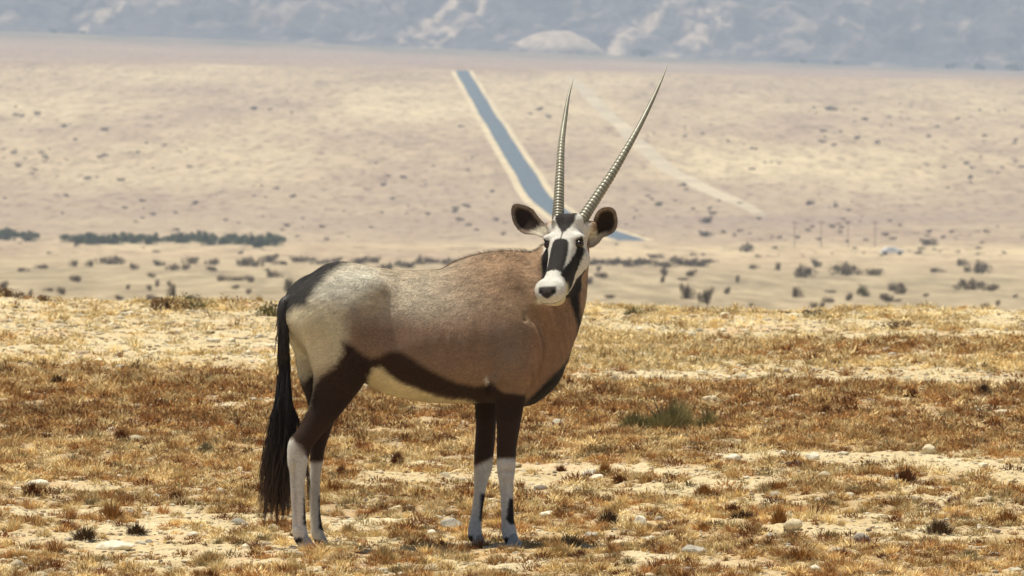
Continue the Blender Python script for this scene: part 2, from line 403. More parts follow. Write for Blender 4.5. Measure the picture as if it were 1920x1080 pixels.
def far_bush(kind, px, py, wpx, hpx, label, group, **k):
    x, y, z = t_at(px, py + hpx * .5, ymin=690)
    s = y / F
    put_bush(kind, x, y, z - .05, wpx * s * 1.0, hpx * s * 1.15, label, group, **k)
G1 = 'shrubs scattered over the far plain'
named = [
 ('dark', 1290, 545, 27, 32, 'upright dark shrub, left one of the pair right of the antelope'),
 ('dark', 1323, 552, 27, 32, 'upright dark shrub, right one of the pair right of the antelope'),
 ('grey', 1490, 545, 22, 26, 'small pale grey shrub low on the plain right of the upright shrub pair'),
 ('olive', 1620, 545, 27, 22, 'rounded green shrub on the pale plain at the right'),
 ('grey', 1690, 543, 24, 17, 'small pointed grey brown shrub right of the rounded green shrub'),
 ('dark', 1825, 533, 46, 22, 'wide low dark shrub near the right edge of the plain'),
 ('dark', 1510, 508, 32, 26, 'round dark shrub at the left end of a loose row on the right'),
 ('dark', 1531, 492, 18, 18, 'small dark shrub just behind the round dark shrub'),
 ('dark', 1582, 503, 42, 26, 'large domed dark shrub mid way along a loose row on the right'),
 ('grey', 1632, 508, 48, 18, 'long low grey shrub right of the large domed dark one'),
 ('grey', 1800, 490, 24, 17, 'small grey shrub below the white car, towards the right edge'),
 ('dark', 1842, 500, 27, 26, 'rounded dark shrub below and right of the white car'),
 ('dark', 1402, 463, 20, 19, 'small round dark shrub on the sandy band left of the poles'),
 ('grey', 1740, 452, 34, 18, 'spreading grey shrub right of the white car'),
 ('dark', 1295, 511, 20, 15, 'small dark shrub just below the row of low bushes right of the head'),
 ('grey', 1460, 497, 11, 20, 'narrow upright grey shrub between two bushes right of the antelope'),
 ('grey', 1415, 499, 22, 11, 'tiny low shrub right of the row of low bushes'),
 ('grey', 1750, 505, 30, 12, 'faint low shrub left of the rounded dark shrub at the right'),
 ('dark', 1325, 438, 26, 12, 'small flat dark shrub on the plain right of the near ear'),
 ('dark', 1323, 412, 22, 14, 'small dark shrub above the flat one right of the near ear'),
 ('dark', 205, 487, 46, 18, 'dark shrub with a ragged double crown at the left'),
 ('dark', 77, 499, 22, 10, 'tiny flat dark shrub near the left edge'),
 ('grey', 137, 492, 18, 16, 'pale small shrub right of the tiny flat one'),
 ('grey', 171, 492, 16, 16, 'pale small shrub touching the ragged double one'),
 ('dark', 250, 498, 14, 15, 'little upright dark shrub right of the ragged double one'),
 ('dark', 297, 492, 20, 14, 'rounded dark shrub, upper one of two at the left'),
 ('dark', 326, 500, 20, 14, 'rounded dark shrub, lower one of two at the left'),
 ('grey', 356, 486, 34, 18, 'broad grey brown shrub left of the rump'),
 ('dark', 400, 490, 22, 14, 'compact dark shrub between broad grey shrub and rump'),
 ('dark', 457, 489, 26, 20, 'larger dark shrub just left of the rump'),
 ('grey', 507, 512, 30, 17, 'grey shrub low on the plain above the tail'),
 ('grey', 440, 521, 46, 12, 'long low grey shrub left of the tail'),
 ('grey', 545, 531, 24, 34, 'tall blurred grey shrub touching the rump outline'),
 ('grey', 325, 543, 18, 42, 'tall thin grey shrub rising behind the near brush'),
]
for kd, px, py, w_, h_, lb in named: far_bush(kd, px, py, w_, h_, lb, G1)
rr = np.random.default_rng(3)
LGL, LGR = 'low bush in the broken row passing behind the rump and back', 'low bush in the broken row right of the head'
for px in list(range(1120, 1345, 15)) + list(range(480, 860, 24)):
    far_bush('dark' if rr.random() < .6 else 'grey', px + rr.normal(0, 4), 490 + rr.normal(0, 4), 22 + rr.random() * 14, 10 + rr.random() * 9, LGR if px > 1000 else LGL, 'low bushes in a broken row', parts=False, name='low_bush')
LTS = ['dense green shrub in the short thicket cut by the left edge', 'dense green shrub in the longest of the three thickets', 'dense green shrub in the thicket nearest the rump']
for x0, x1, yy in ((0, 62, 440), (135, 375, 446), (395, 520, 449)):
    for px in np.arange(x0, x1, 17):
        far_bush('green', px + rr.normal(0, 3), yy + rr.normal(0, 1.5), 26 + rr.random() * 22, 11 + rr.random() * 15, LTS[(x0 > 100) + (x0 > 390)], 'green shrubs of the thicket', name='green_shrub')
for i_ in range(75):
    px, py = rr.random() * 1920, 500 + 75 * rr.random()
    far_bush('scrub' if rr.random() < .75 else 'grey', px, py, 9 + 22 * rr.random(), 6 + 12 * rr.random(), 'low faded scrub on the tan strip beyond the crest, ' + ('left of the head' if px < 1050 else 'right of the head'), 'faded scrub beyond the crest', name='faded_scrub')
FARS = ['tiny shrub on the distant slope left of the road, upper half', 'tiny shrub on the distant slope left of the road, lower half', 'tiny shrub on the distant slope right of the horns, upper half', 'tiny shrub on the distant slope right of the horns, lower half']
k = 0
while k < 300:
    px, py = rr.random() * 1920, 190 + 290 * rr.random() ** .9
    if px < 1150 and rr.random() < .45: continue
    if fbm(N4, px / 160, py / 35, 2) < .47: continue
    if 840 < px < 1240 and abs(px - np.interp(py, [130, 210, 325, 390, 420, 458], [862, 910, 995, 1062, 1110, 1215])) < 48: continue
    sz = 5 + 9 * rr.random() ** 1.5
    far_bush('scrub' if rr.random() < .7 else 'grey', px, py, sz * 1.2, sz * .55, FARS[(px > 1000) * 2 + (py > 320)], 'tiny shrubs on the distant slope', parts=False, name='distant_shrub')
    k += 1
TL = ['green tree at the mountain foot, below the pale rocks right of the horns', 'first small tree on the far ridge right of the long horn', 'second small tree on the far ridge right of the long horn', 'round tree at the mountain foot, left one of three at the right', 'round tree at the mountain foot, middle one of three at the right', 'tree at the mountain foot in the top right corner', 'small tree at the mountain foot on the left, right one of two', 'small tree at the mountain foot on the left, left one of two']
for ti_, (px, py, sz) in enumerate(((1203, 86, 26), (1506, 101, 16), (1570, 106, 12), (1781, 113, 22), (1838, 118, 24), (1905, 116, 28), (154, 50, 12), (100, 40, 14))):
    x = (px - 960) / F * 8990; z = float(ground_z(x, 8990)); s = 8990 / F
    z = CAMZ + (HY - py - sz * .3) / F * 8990 if False else z
    put_bush('green', x, 8990, z, sz * s, sz * s * .7, TL[ti_], 'trees at the mountain foot', name='distant_tree', cat='tree', parts=False)

# crest brush just behind the near rise
def near_bush(kd, px, py_base, wpx, hpx, label, group='brush along the near crest', name='desert_shrub'):
    d = 2.0 * F / (py_base - HY); d = min(d, 79.5)
    x = (px - 960) / F * d; z = float(ground_z(x, d)); s = d / F
    return put_bush(kd, x, d, z - .03, wpx * s, hpx * s * 1.1, label, group, name=name)
near = [('brown', 315, 596, 80, 40, 'olive brown bush on the crest, largest at the left'),
 ('olive', 378, 592, 70, 30, 'olive green bush beside the largest crest bush'),
 ('brown', 237, 603, 46, 17, 'low brown bush left of the largest crest bush'),
 ('olive', 500, 606, 56, 36, 'brown green bush on the crest right behind the tail'),
 ('brown', 85, 572, 52, 26, 'rusty bush on the crest near the left edge'),
 ('olive', 358, 574, 46, 30, 'small olive bush peeping over the crest between larger ones'),
 ('brown', 12, 560, 60, 32, 'dark brown bush cut by the left edge of the crest'),
 ('olive', 1195, 588, 54, 24, 'faint green bush on the crest just right of the antelope chest'),
 ('brown', 1680, 602, 66, 32, 'ochre brown bush on the crest at the right'),
 ('dark', 1815, 596, 34, 26, 'dark little bush on the crest further right'),
 ('brown', 1897, 602, 44, 22, 'brown bush on the crest near the right edge'),
 ('grey', 1520, 588, 48, 30, 'grey bush behind the crest left of the ochre one'),
 ('olive', 1617, 586, 24, 18, 'tiny green bush on the crest left of the ochre one')]
for a in near: near_bush(*a)

# ------------------------------------------------------------------ far car and poles
def box_mesh(bx):
    V = []; Q = []
    for (x0, x1, y0, y1, z0, z1, tx, ty) in bx:
        b0 = len(V)
        for z_, sx, sy in ((z0, 0, 0), (z1, tx, ty)):
            for (X_, Y_) in ((x0 + sx, y0 + sy), (x1 - sx, y0 + sy), (x1 - sx, y1 - sy), (x0 + sx, y1 - sy)): V.append((X_, Y_, z_))
        Q += [(b0, b0+3, b0+2, b0+1), (b0+4, b0+5, b0+6, b0+7)] + [(b0+j, b0+(j+1) % 4, b0+4+(j+1) % 4, b0+4+j) for j in range(4)]
    return np.array(V, float), np.array(Q)
def cyl_y(r_, w_, k=16):
    V = []; 
    for y_ in (-w_/2, w_/2):
        for j in range(k): V.append((r_*math.cos(6.2832*j/k), y_, r_*math.sin(6.2832*j/k)))
    Q = np.array([(j, (j+1) % k, k+(j+1) % k, k+j) for j in range(k)])
    caps = np.array([list(range(k))[::-1], list(range(k, 2*k))])
    return np.array(V), Q, caps
x, y, z = t_at(1673, 478)
car = tag(empty('car', (x, y, z), .12), 'small white car blurred by heat far out on the plain at the right', 'car')
white = flat_mat('white_paint', (.9, .9, .9), .35, .5)
V, Q = box_mesh([(-2.3, 2.3, -.9, .9, .35, 1.0, .10, .06)])
np_mesh('body', V, [Q], white, parent=car, smooth=False)
V, Q = box_mesh([(-1.7, 1.2, -.8, .8, 1.0, 1.5, .45, .15)])
np_mesh('cabin', V, [Q], white, parent=car, smooth=False)
V, Q = box_mesh([(-1.05, .55, -.82, .82, 1.14, 1.32, .15, .06)])
np_mesh('window', V, [Q], flat_mat('car_glass', (.25, .29, .31), .1, .6), parent=car, smooth=False)
tyre = flat_mat('tyre_rubber', (.03, .03, .03), .9)
V, Q, cp = cyl_y(.34, .2)
for sx in (-1.45, 1.45):
    for sy in (-.82, .82):
        o = np_mesh('wheel', V, [Q, cp], tyre, parent=car, smooth=False); o.location = (sx, sy, .34)
polem = flat_mat('weathered_wood', (.26, .22, .18), .9, .1)
for i, px in enumerate((1490, 1540, 1590, 1641)):
    x, y, z = t_at(px, 463)
    V, Q = box_mesh([(-.08, .08, -.08, .08, -.3, 5.6, .02, .02), (-.8, .8, .12, .22, 5.0, 5.14, 0, 0)])
    o = np_mesh('utility_pole', V, [Q], polem, smooth=False); o.location = (x, y, z)
    tag(o, ['thin grey pole furthest left of four on the plain', 'thin grey pole second from left of four on the plain', 'thin grey pole third from left of four on the plain', 'thin grey pole closest to the white car'][i], 'pole', 'thin poles on the far plain')

# ------------------------------------------------------------------ foreground vegetation and stones
def row_of(y): return HY + CAMZ * F / y
def px_of(x, y): return 960 + x / y * F
def cover(x, y):
    """share of the soil under dry tufts, from the belts of the field"""
    p = row_of(y); q = px_of(x, y) + 0 * p
    right = np.clip((q - 900) / 250, 0, 1)
    rowsL = herm([560, 600, 680, 705, 830, 880, 1000, 1030, 1090], [.26, .15, .20, .95, .93, .62, .60, .68, .78])
    rowsR = herm([560, 585, 605, 618, 640, 678, 692, 714, 728, 830, 865, 960, 1000, 1020, 1090], [.34, .34, .16, .20, .80, .50, .10, .12, .97, .97, .56, .64, .52, .74, .95])
    wob = (fbm(N1, x * .5, y * .25, 2) - .5) * 34
    c = rowsL(p + wob) * (1 - right) + rowsR(p + wob) * right
    cl = fbm(N2, x * 1.6 + 40, y * .9, 3)
    return c, cl
LCV = np.zeros((nr, nc)); mk = (Yg > 36) & (Yg < 90)
cA, cB = cover(Xg[mk], Yg[mk]); LCV[mk] = np.clip(((cB - .5) * 1.5 + .5 - (1 - cA)) * 2.2 + .1, 0, .85)
ground = np_mesh('ground', np.stack([Xg, Yg, Zg], -1).reshape(-1, 3), [quads], GROUND_M, np.repeat(LCV.reshape(-1, 1), 3, 1))
tag(ground, kind='structure')
# candidate positions over the visible wedge plus a margin
NT = 128000
yy = 1 / (1 / 36.8 + (1 / 81.0 - 1 / 36.8) * R.random(NT) ** 1.0)
yy = 36.8 + (81 - 36.8) * R.random(NT)
xx = (R.random(NT) * 2 - 1) * (.0513 * yy + 2.4)
c, cl = cover(xx, yy)
keep = (cl - .5) * 1.5 + .5 > 1 - c + (R.random(NT) - .5) * .3
keep &= R.random(NT) < .62
keep |= R.random(NT) < .045 + .10 * np.clip(c, 0, 1) * (cl > .42)
# leave the four hoof prints free enough to be seen
hoofs = [(576, 40.0), (606, 40.35), (893, 40.35), (958, 39.98)]
for hp, hd in hoofs:
    hxx = (hp - 960) / F * hd
    keep &= ~((np.abs(xx - hxx) < .07) & (yy > hd - .30) & (yy < hd + .06))
xx, yy = xx[keep], yy[keep]; NTK = len(xx)
print('tufts', NTK)
p = row_of(yy)
cus = (R.random(NTK) < np.where(p < 930, .86, .5)).astype(float)
sz = (.022 + .072 * R.random(NTK) ** 1.8) * (.85 + .45 * cus) * np.clip(.9 + (yy - 44) * .03, .9, 1.3)
hh = sz * (.52 + .36 * R.random(NTK)) * (1.15 - .3 * cus)
pal = np.array([[.39, .215, .08], [.62, .465, .225], [.17, .07, .024], [.43, .285, .12], [.66, .53, .29], [.26, .20, .10], [.25, .125, .048]])
belt = np.clip(1 - np.abs(p - 775) / 75, 0, 1)
orange = np.clip(1 - np.abs(p - 655) / 30, 0, 1) * np.clip((px_of(xx, yy) - 1200) / 300, 0, 1)
wts = np.stack([.22 + .1*belt + .8*orange, .22 - .12*belt, .10 + .20*belt, .22 + 0*p, .16 - .12*belt, .08 + 0*p, .08 + .14*belt + .2*orange], -1)
bnd = np.clip((702 - p) / 14, 0, 1) * (1 - orange)
wts *= 1 + bnd[:, None] * (np.array([.2, 2.2, .1, .6, 6.0, .6, .1]) - 1)
wts /= wts.sum(1)[:, None]
ci = (wts.cumsum(1) < R.random(NTK)[:, None]).sum(1).clip(0, 6)
# neighbouring tufts share hue
pn = fbm(N3, xx * 1.2, yy * .8, 3)
tc = pal[ci] * ((.80 + .60 * pn) * (.78 + .66 * R.random(NTK) ** 1.2))[:, None]
zz = ground_z(xx, yy)
nbl = (np.where(yy < 44, 76, np.where(yy < 52, 52, np.where(yy < 62, 34, 22))) * np.clip(sz / .035, .5, 2.2)).astype(int)
wid = np.where(yy < 44, .0018, np.where(yy < 52, .0022, np.where(yy < 62, .003, .0045)))
V, T, CC = blades(np.stack([xx, yy, zz - .004], -1), sz, hh, nbl, tc, wid=wid * (1 + .35 * cus), seed=5, up=.05, cush=cus)
grass_m = attr_mat('dry_grass', .9, transl=.07, spec=.08)
g = np_mesh('dry_grass', V, [T], grass_m, CC, smooth=False)
tag(g, 'short dry brown and straw coloured grass and tussocks covering the stony field', 'grass', kind='stuff')

# the larger tussocks, each its own thing
def tussock(px, row, wpx, hpx, colr, label, group, seed, nb=420, name='dry_tussock', cat='tussock', up=.12):
    d = CAMZ * F / (row - HY); x = (px - 960) / F * d; z = float(ground_z(x, d)); s = d / F
    V, T, C = blades(np.zeros((1, 3)), [wpx * s / 2], [hpx * s], nb, np.array([colr]), wid=.0022, seed=seed, up=up)
    o = np_mesh(name, V, [T], grass_m, C, smooth=False); o.location = (x, d, z - .005)
    tag(o, label, cat, group); return o
RB, OB, ST, DB, GR = (.17, .07, .025), (.34, .17, .05), (.50, .36, .17), (.11, .065, .035), (.24, .21, .13)
big = [
 (108, 735, 46, 30, DB, 'dark reddish tussock at the far left below the crest'), (228, 832, 44, 32, RB, 'reddish brown tussock left of the tail, mid field'),
 (210, 975, 88, 52, OB, 'big golden grass tussock at the lower left'), (330, 930, 54, 22, RB, 'low red brown tussock right of the golden one'),
 (160, 1015, 80, 36, DB, 'dark brown tussock beside the big flat pale stone'), (255, 1010, 60, 30, DB, 'dark brown tussock right behind the flat pale stone'),
 (520, 992, 110, 36, OB, 'wide brown tussock under the tip of the tail'), (640, 885, 30, 26, RB, 'small dark tussock right of the hind legs, upper one'),
 (626, 918, 70, 38, OB, 'orange tussock right behind the hind legs'), (745, 868, 40, 30, RB, 'red brown tussock between hind and front legs, upper one'),
 (790, 930, 46, 24, OB, 'orange tussock between hind and front legs'), (655, 1000, 50, 34, ST, 'straw tussock near the small white stone by the hind hooves'),
 (1052, 880, 36, 26, RB, 'dark red tussock right of the front legs, upper one'), (1135, 890, 44, 32, OB, 'orange tussock just right of the front legs'),
 (1162, 905, 42, 26, RB, 'rusty tussock right of the orange one by the front legs'), (1212, 903, 50, 26, OB, 'orange tussock at the edge of the bare sandy patch'),
 (1140, 985, 66, 44, DB, 'dark brown tussock left of the rounded white stone'), (1320, 925, 62, 34, OB, 'orange brown tussock above the cracked stone'),
 (1375, 965, 44, 26, RB, 'red brown tussock right of the sandy strip'), (1450, 918, 80, 36, OB, 'broad orange tussock below the small dark stone'),
 (1395, 975, 90, 30, DB, 'dark tussock over the sandy strip'), (1462, 990, 50, 48, OB, 'tall orange tussock left of the leaning pale stone'),
 (1420, 1000, 36, 26, ST, 'small spiky straw tussock on the sandy strip'), (1320, 1000, 34, 26, OB, 'small orange tussock on the sandy strip'),
 (1700, 905, 60, 44, RB, 'red brown tussock at the right of the field'), (1760, 1000, 90, 44, DB, 'dark brown tussock at the lower right'),
 (1890, 985, 70, 50, OB, 'golden brown tussock at the right edge'), (1550, 775, 40, 26, RB, 'dark red tussock in the brown belt, left of two'),
 (1710, 755, 44, 26, RB, 'dark red tussock in the brown belt, right of two'), (1395, 762, 48, 28, RB, 'dark red tussock in the brown belt right of the green bush'),
 (1845, 745, 46, 26, DB, 'dark tussock in the brown belt near the right edge'), (300, 800, 40, 24, RB, 'rust coloured tussock left of the tail in the brown belt'),
 (410, 735, 56, 22, RB, 'low rust coloured tussock in the brown belt left of the rump'), (262, 850, 34, 24, DB, 'nearly black little tussock in the brown belt at the left'),
 (385, 850, 46, 32, GR, 'grey tussock left of the hanging tail'), (60, 930, 60, 40, RB, 'rusty tussock by the left edge'),
 (1500, 1060, 110, 40, OB, 'wide golden tussock at the bottom edge'), (1050, 1050, 80, 40, ST, 'straw tussock at the bottom right of the front hooves'),
 (720, 1055, 80, 40, ST, 'straw tussock at the bottom between the legs'), (390, 1060, 90, 40, ST, 'straw tussock at the bottom left of the hind hooves')]
for i, (px, row, w_, h_, c_, lb) in enumerate(big):
    tussock(px, row, w_, h_, c_, lb, 'larger tussocks on the stony field', 100 + i)
GRN = (.27, .235, .10)
gb = CAMZ * F / (800 - HY)
e = tag(empty('green_bush', ((1245 - 960) / F * gb, gb, float(ground_z((1245 - 960) / F * gb, gb)))), 'thin olive green bush growing amid the brown belt right of the antelope', 'bush')
rgb = np.random.default_rng(77); nn = 9
cs = np.stack([rgb.normal(0, .09, nn), rgb.normal(0, .08, nn), np.zeros(nn)], -1)
V, T, C = blades(cs, np.full(nn, .12), .11 + .13 * rgb.random(nn), np.full(nn, 520), np.array([GRN] * nn) * (.7 + .6 * rgb.random((nn, 1))), wid=.0014, seed=9, up=.1)
np_mesh('foliage', V, [T], grass_m, C, parent=e, smooth=False)
V, Q = stems_mesh(.2, .2, 10, 4); np_mesh('stem', V, [Q], twig_m, parent=e)

# stones
def ico(seed, sub=2, flat=1.0, rough=.22):
    import bmesh
    bm = bmesh.new(); bmesh.ops.create_icosphere(bm, subdivisions=sub, radius=1.0)
    V = np.array([v.co[:] for v in bm.verts]); T = np.array([[v.index for v in f.verts] for f in bm.faces]); bm.free()
    r = np.random.default_rng(seed)
    for _ in range(7):                      # knock facets off
        nrm = r.normal(0, 1, 3); nrm /= np.linalg.norm(nrm); h = .62 + .25 * r.random()
        dd = V @ nrm; V = V - np.outer(np.maximum(dd - h, 0), nrm) * .85
    V = V * (1 + rough * .5 * (np.sin(V @ r.normal(0, 2.4, 3) + r.random() * 6)[:, None]) * .6)
    V[:, 2] *= flat
    return V, T
stone_m, n, b, out = mat_new('pale_stone')
at = n.nodes.new('ShaderNodeAttribute'); at.attribute_name = 'Col'
co = objcoord(n)
n.links.new(mix(n, 1.0, at.outputs['Color'], ramp(n, noise(n, 28, 5, .65, co), [(.3, (.6, .56, .5)), (.5, (.95,)*3), (.7, (1.1,)*3)]), 'MULTIPLY'), b.inputs['Base Color'])
b.inputs['Roughness'].default_value = .9; bump(n, b, noise(n, 45, 5, .7, co), .7, .01)
NP = 130000
gy = 36.8 + (80 - 36.8) * R.random(NP) ** 1.25; gx = (R.random(NP) * 2 - 1) * (.0513 * gy + 2.4)
c, cl = cover(gx, gy); kp = R.random(NP) < (.95 - .5 * c); gx, gy = gx[kp], gy[kp]; NP = len(gx)
gs = (.0045 + .010 * R.random(NP) ** 3 + .026 * (R.random(NP) < .02) * R.random(NP)) * np.where(gy > 55, 1.4, 1.0)
gz = ground_z(gx, gy)
P0, T0 = ico(3, 1, .65)
nv = len(P0)
rot = R.random(NP) * 6.28; st = .7 + .7 * R.random((NP, 3)); st[:, 2] *= .75
Vp = P0[None] * st[:, None]
cr, sr = np.cos(rot)[:, None], np.sin(rot)[:, None]
Vx = Vp[..., 0] * cr - Vp[..., 1] * sr; Vy = Vp[..., 0] * sr + Vp[..., 1] * cr
Vp = np.stack([Vx, Vy, Vp[..., 2]], -1) * gs[:, None, None] + np.stack([gx, gy, gz + gs * .25], -1)[:, None]
gp = np.array([[.72, .64, .47], [.60, .49, .31], [.44, .37, .27], [.62, .47, .30], [.28, .22, .17]])
gc = gp[R.choice(5, NP, p=[.34, .30, .15, .14, .07])] * (.75 + .4 * R.random((NP, 1)))
Tg_ = (T0[None] + (np.arange(NP) * nv)[:, None, None]).reshape(-1, 3)
g = np_mesh('gravel', Vp.reshape(-1, 3), [Tg_], stone_m, np.repeat(gc, nv, axis=0), smooth=False)
tag(g, 'pale pebbles and gravel strewn over the sandy soil', 'gravel', kind='stuff')

WH, CRM, GY, DK = (.80, .73, .57), (.68, .57, .38), (.44, .40, .33), (.07, .05, .045)
rocks = [
 (215, 1030, 64, 20, WH, 'flat broad whitish stone at the lower left'), (70, 915, 44, 14, WH, 'flat bright white stone near the left edge'),
 (845, 998, 36, 24, GY, 'grey blocky stone left of the far front hoof'), (1200, 992, 27, 26, WH, 'rounded white stone right of the front hooves'),
 (1302, 1050, 46, 26, GY, 'pale grey blocky stone at the bottom right of the antelope'), (1488, 993, 36, 20, CRM, 'leaning cream coloured stone on the sandy strip'),
 (1491, 877, 34, 15, DK, 'small almost black stone in the middle right'), (1742, 860, 34, 20, CRM, 'cream angular stone at the right of the field'),
 (1522, 866, 26, 18, WH, 'whitish angular stone right of the small black one'), (1108, 1008, 26, 15, GY, 'oval grey stone left of the rounded white one'),
 (1615, 1025, 30, 24, GY, 'round greyish brown stone at the lower right'), (1528, 1074, 26, 16, WH, 'small white stone at the bottom edge'),
 (105, 1074, 50, 12, WH, 'long flat white stone at the bottom left corner'), (640, 1012, 20, 15, WH, 'small white stone right of the hind hooves'),
 (430, 1030, 48, 12, CRM, 'flat cream stone left of the hind hooves'), (1118, 900, 28, 13, WH, 'small white stone in the mid field right of the front legs'),
 (10, 1068, 34, 16, CRM, 'cream stone cut by the left edge at the bottom'), (808, 1004, 18, 12, WH, 'small whitish stone between hind and front legs'),
 (870, 800, 22, 18, CRM, 'pale stone under the belly left of the front legs'), (1160, 1017, 44, 14, CRM, 'low cream stone below the oval grey one'),
 (1265, 1003, 46, 12, CRM, 'low sandy coloured stone right of the rounded white one'), (1375, 870, 30, 14, WH, 'white stone left of the small black one'),
 (300, 888, 24, 10, WH, 'small white stone left of the tail'), (1030, 975, 40, 14, WH, 'white stone just right of the near front leg'),
 (990, 1062, 26, 14, CRM, 'cream stone at the bottom under the front hooves'), (360, 1010, 20, 10, WH, 'tiny white stone in the lower left field'),
 (1820, 735, 34, 12, CRM, 'pale stone in the brown belt near the right edge'), (1335, 757, 32, 14, CRM, 'pale stone in the brown belt by the green bush'),
 (165, 700, 30, 10, CRM, 'pale stone at the upper edge of the brown belt, left'), (1690, 945, 50, 10, (.66, .42, .26), 'flat reddish slab in the right field')]
for i, (px, row, w_, h_, c_, lb) in enumerate(rocks):
    d = CAMZ * F / (row - HY); x = (px - 960) / F * d; s = d / F; z = float(ground_z(x, d))
    V, T = ico(20 + i, 3, 1.0, .3); V = V * np.array([w_ * s / 2 * 1.12, w_ * s / 2 * .8, h_ * s * .62])
    V = V * (1 + .05 * np.sin(V[:, :1] * 90 + V[:, 1:2] * 70) * np.sin(V[:, 2:] * 110))
    o = np_mesh('stone', V, [T], stone_m, np.tile(np.array(c_), (len(V), 1)), smooth=False)
    o.location = (x, d, z + h_ * s * .34); o.rotation_euler = (0, 0, (R.random() - .5) * .8)
    tag(o, lb, 'stone', 'larger stones on the field')
rs = np.random.default_rng(12); pm = []
for j in range(4):
    V, T = ico(70 + j, 2, .7); o = np_mesh('small_stone', V, [T], stone_m, np.tile(np.array([WH, CRM, GY, CRM][j]) * .95, (len(V), 1)), smooth=False)
    pm.append(o.data); bpy.data.objects.remove(o)
for i in range(120):
    y = 37.5 + 26 * rs.random() ** 1.4; x = (rs.random() * 2 - 1) * .052 * y
    o = bpy.data.objects.new('small_stone', pm[rs.integers(0, 4)]); col.objects.link(o)
    s = .014 + .022 * rs.random() ** 2
    o.location = (x, y, float(ground_z(x, y)) + s * .35); o.scale = (s * 1.3, s, s * (.6 + .5 * rs.random())); o.rotation_euler = (0, 0, rs.random() * 6)
    tag(o, 'fist sized pale stone lying among the dry tufts', 'stone', 'fist sized stones')

# ------------------------------------------------------------------ the antelope
TH = radians(16); CT, ST_ = math.cos(TH), math.sin(TH)
OX, OY = (800 - 960) / F * 40.0, 40.0
def to_body(x, y): return x * CT + y * ST_, -x * ST_ + y * CT       # scene offset -> along / across the body
def to_scene(u, v): return u * CT - v * ST_, u * ST_ + v * CT
def PW(px, py, dep):
    D = 40 + dep; x = (px - 960) / F * D - OX; u, v = to_body(x, dep)
    return np.array([u, v, CAMZ - (py - HY) / F * D])
def PB(px, py, v):
    dep = 0.0
    for _ in range(4):
        x = (px - 960) / F * (40 + dep) - OX; u = (x + v * ST_) / CT; dep = u * ST_ + v * CT
    return np.array([u, v, CAMZ - (py - HY) / F * (40 + dep)])
def seen(u, v, z):
    x, y = to_scene(u, v); D = 40 + y
    return 960 + (x + OX) / D * F, HY + (CAMZ - z) / D * F

H = 0.0048
U0, U1, V0, V1, Z0, Z1 = -.66, .80, -.36, .36, .0, 1.37
gu, gv, gzz = np.arange(U0, U1, H, dtype=np.float32), np.arange(V0, V1, H, dtype=np.float32), np.arange(Z0, Z1, H, dtype=np.float32)
FIELD = np.full((len(gu), len(gv), len(gzz)), .15, np.float32)
def sub(lo, hi):
    s = []
    for a, g_ in zip(range(3), (gu, gv, gzz)):
        i0 = max(0, int((lo[a] - g_[0]) / H)); i1 = min(len(g_), int((hi[a] - g_[0]) / H) + 2); s.append(slice(i0, i1))
    return tuple(s), gu[s[0]][:, None, None], gv[s[1]][None, :, None], gzz[s[2]][None, None, :]
def smin(a, b, k):
    h = np.maximum(k - np.abs(a - b), 0) / k
    return np.minimum(a, b) - h * h * k * .25
def chain(pts, q=1.0, k=.02, dense=3, cut=False):
    """pts: list of (u,v,z,r) in metres; q squashes across the body"""
    pts = np.array(pts, float)
    s = np.concatenate([[0], np.cumsum(np.linalg.norm(np.diff(pts[:, :3], axis=0), axis=1))])
    ss = np.linspace(0, s[-1], (len(pts) - 1) * dense + 1)
    P = np.stack([herm(s, pts[:, i])(ss) for i in range(4)], -1)
    m = P[:, 3].max() + k + .02
    sl, U, V, Z = sub(P[:, :3].min(0) - m, P[:, :3].max(0) + m)
    d = None
    for a, b in zip(P[:-1], P[1:]):
        ba = b[:3] - a[:3]; ba = ba * [1, 1 / q, 1]; L2 = (ba ** 2).sum() + 1e-9
        pu, pv, pz = U - a[0], (V - a[1]) / q, Z - a[2]
        t = np.clip((pu * ba[0] + pv * ba[1] + pz * ba[2]) / L2, 0, 1)
        e = np.sqrt((pu - t * ba[0]) ** 2 + (pv - t * ba[1]) ** 2 + (pz - t * ba[2]) ** 2) - (a[3] + (b[3] - a[3]) * t)
        d = e if d is None else np.minimum(d, e)
    d = d * (q if q < 1 else 1) ** .5
    FIELD[sl] = -smin(-FIELD[sl], d.astype(np.float32), k) if cut else smin(FIELD[sl], d.astype(np.float32), k)
def ell(c, r, k=.04, tilt=0.0, cut=False):
    c = np.array(c); r = np.array(r); m = r.max() * (1 + 1.15 * k / r.min()) + .01
    sl, U, V, Z = sub(c - m, c + m)
    ct, st = math.cos(tilt), math.sin(tilt)
    du, dv, dz = U - c[0], V - c[1], Z - c[2]
    du, dz = du * ct + dz * st, -du * st + dz * ct
    q = np.sqrt((du / r[0]) ** 2 + (dv / r[1]) ** 2 + (dz / r[2]) ** 2)
    d = ((q - 1) * r.min()).astype(np.float32)
    if cut: FIELD[sl] = -smin(-FIELD[sl], d, k)
    else: FIELD[sl] = smin(FIELD[sl], d, k)

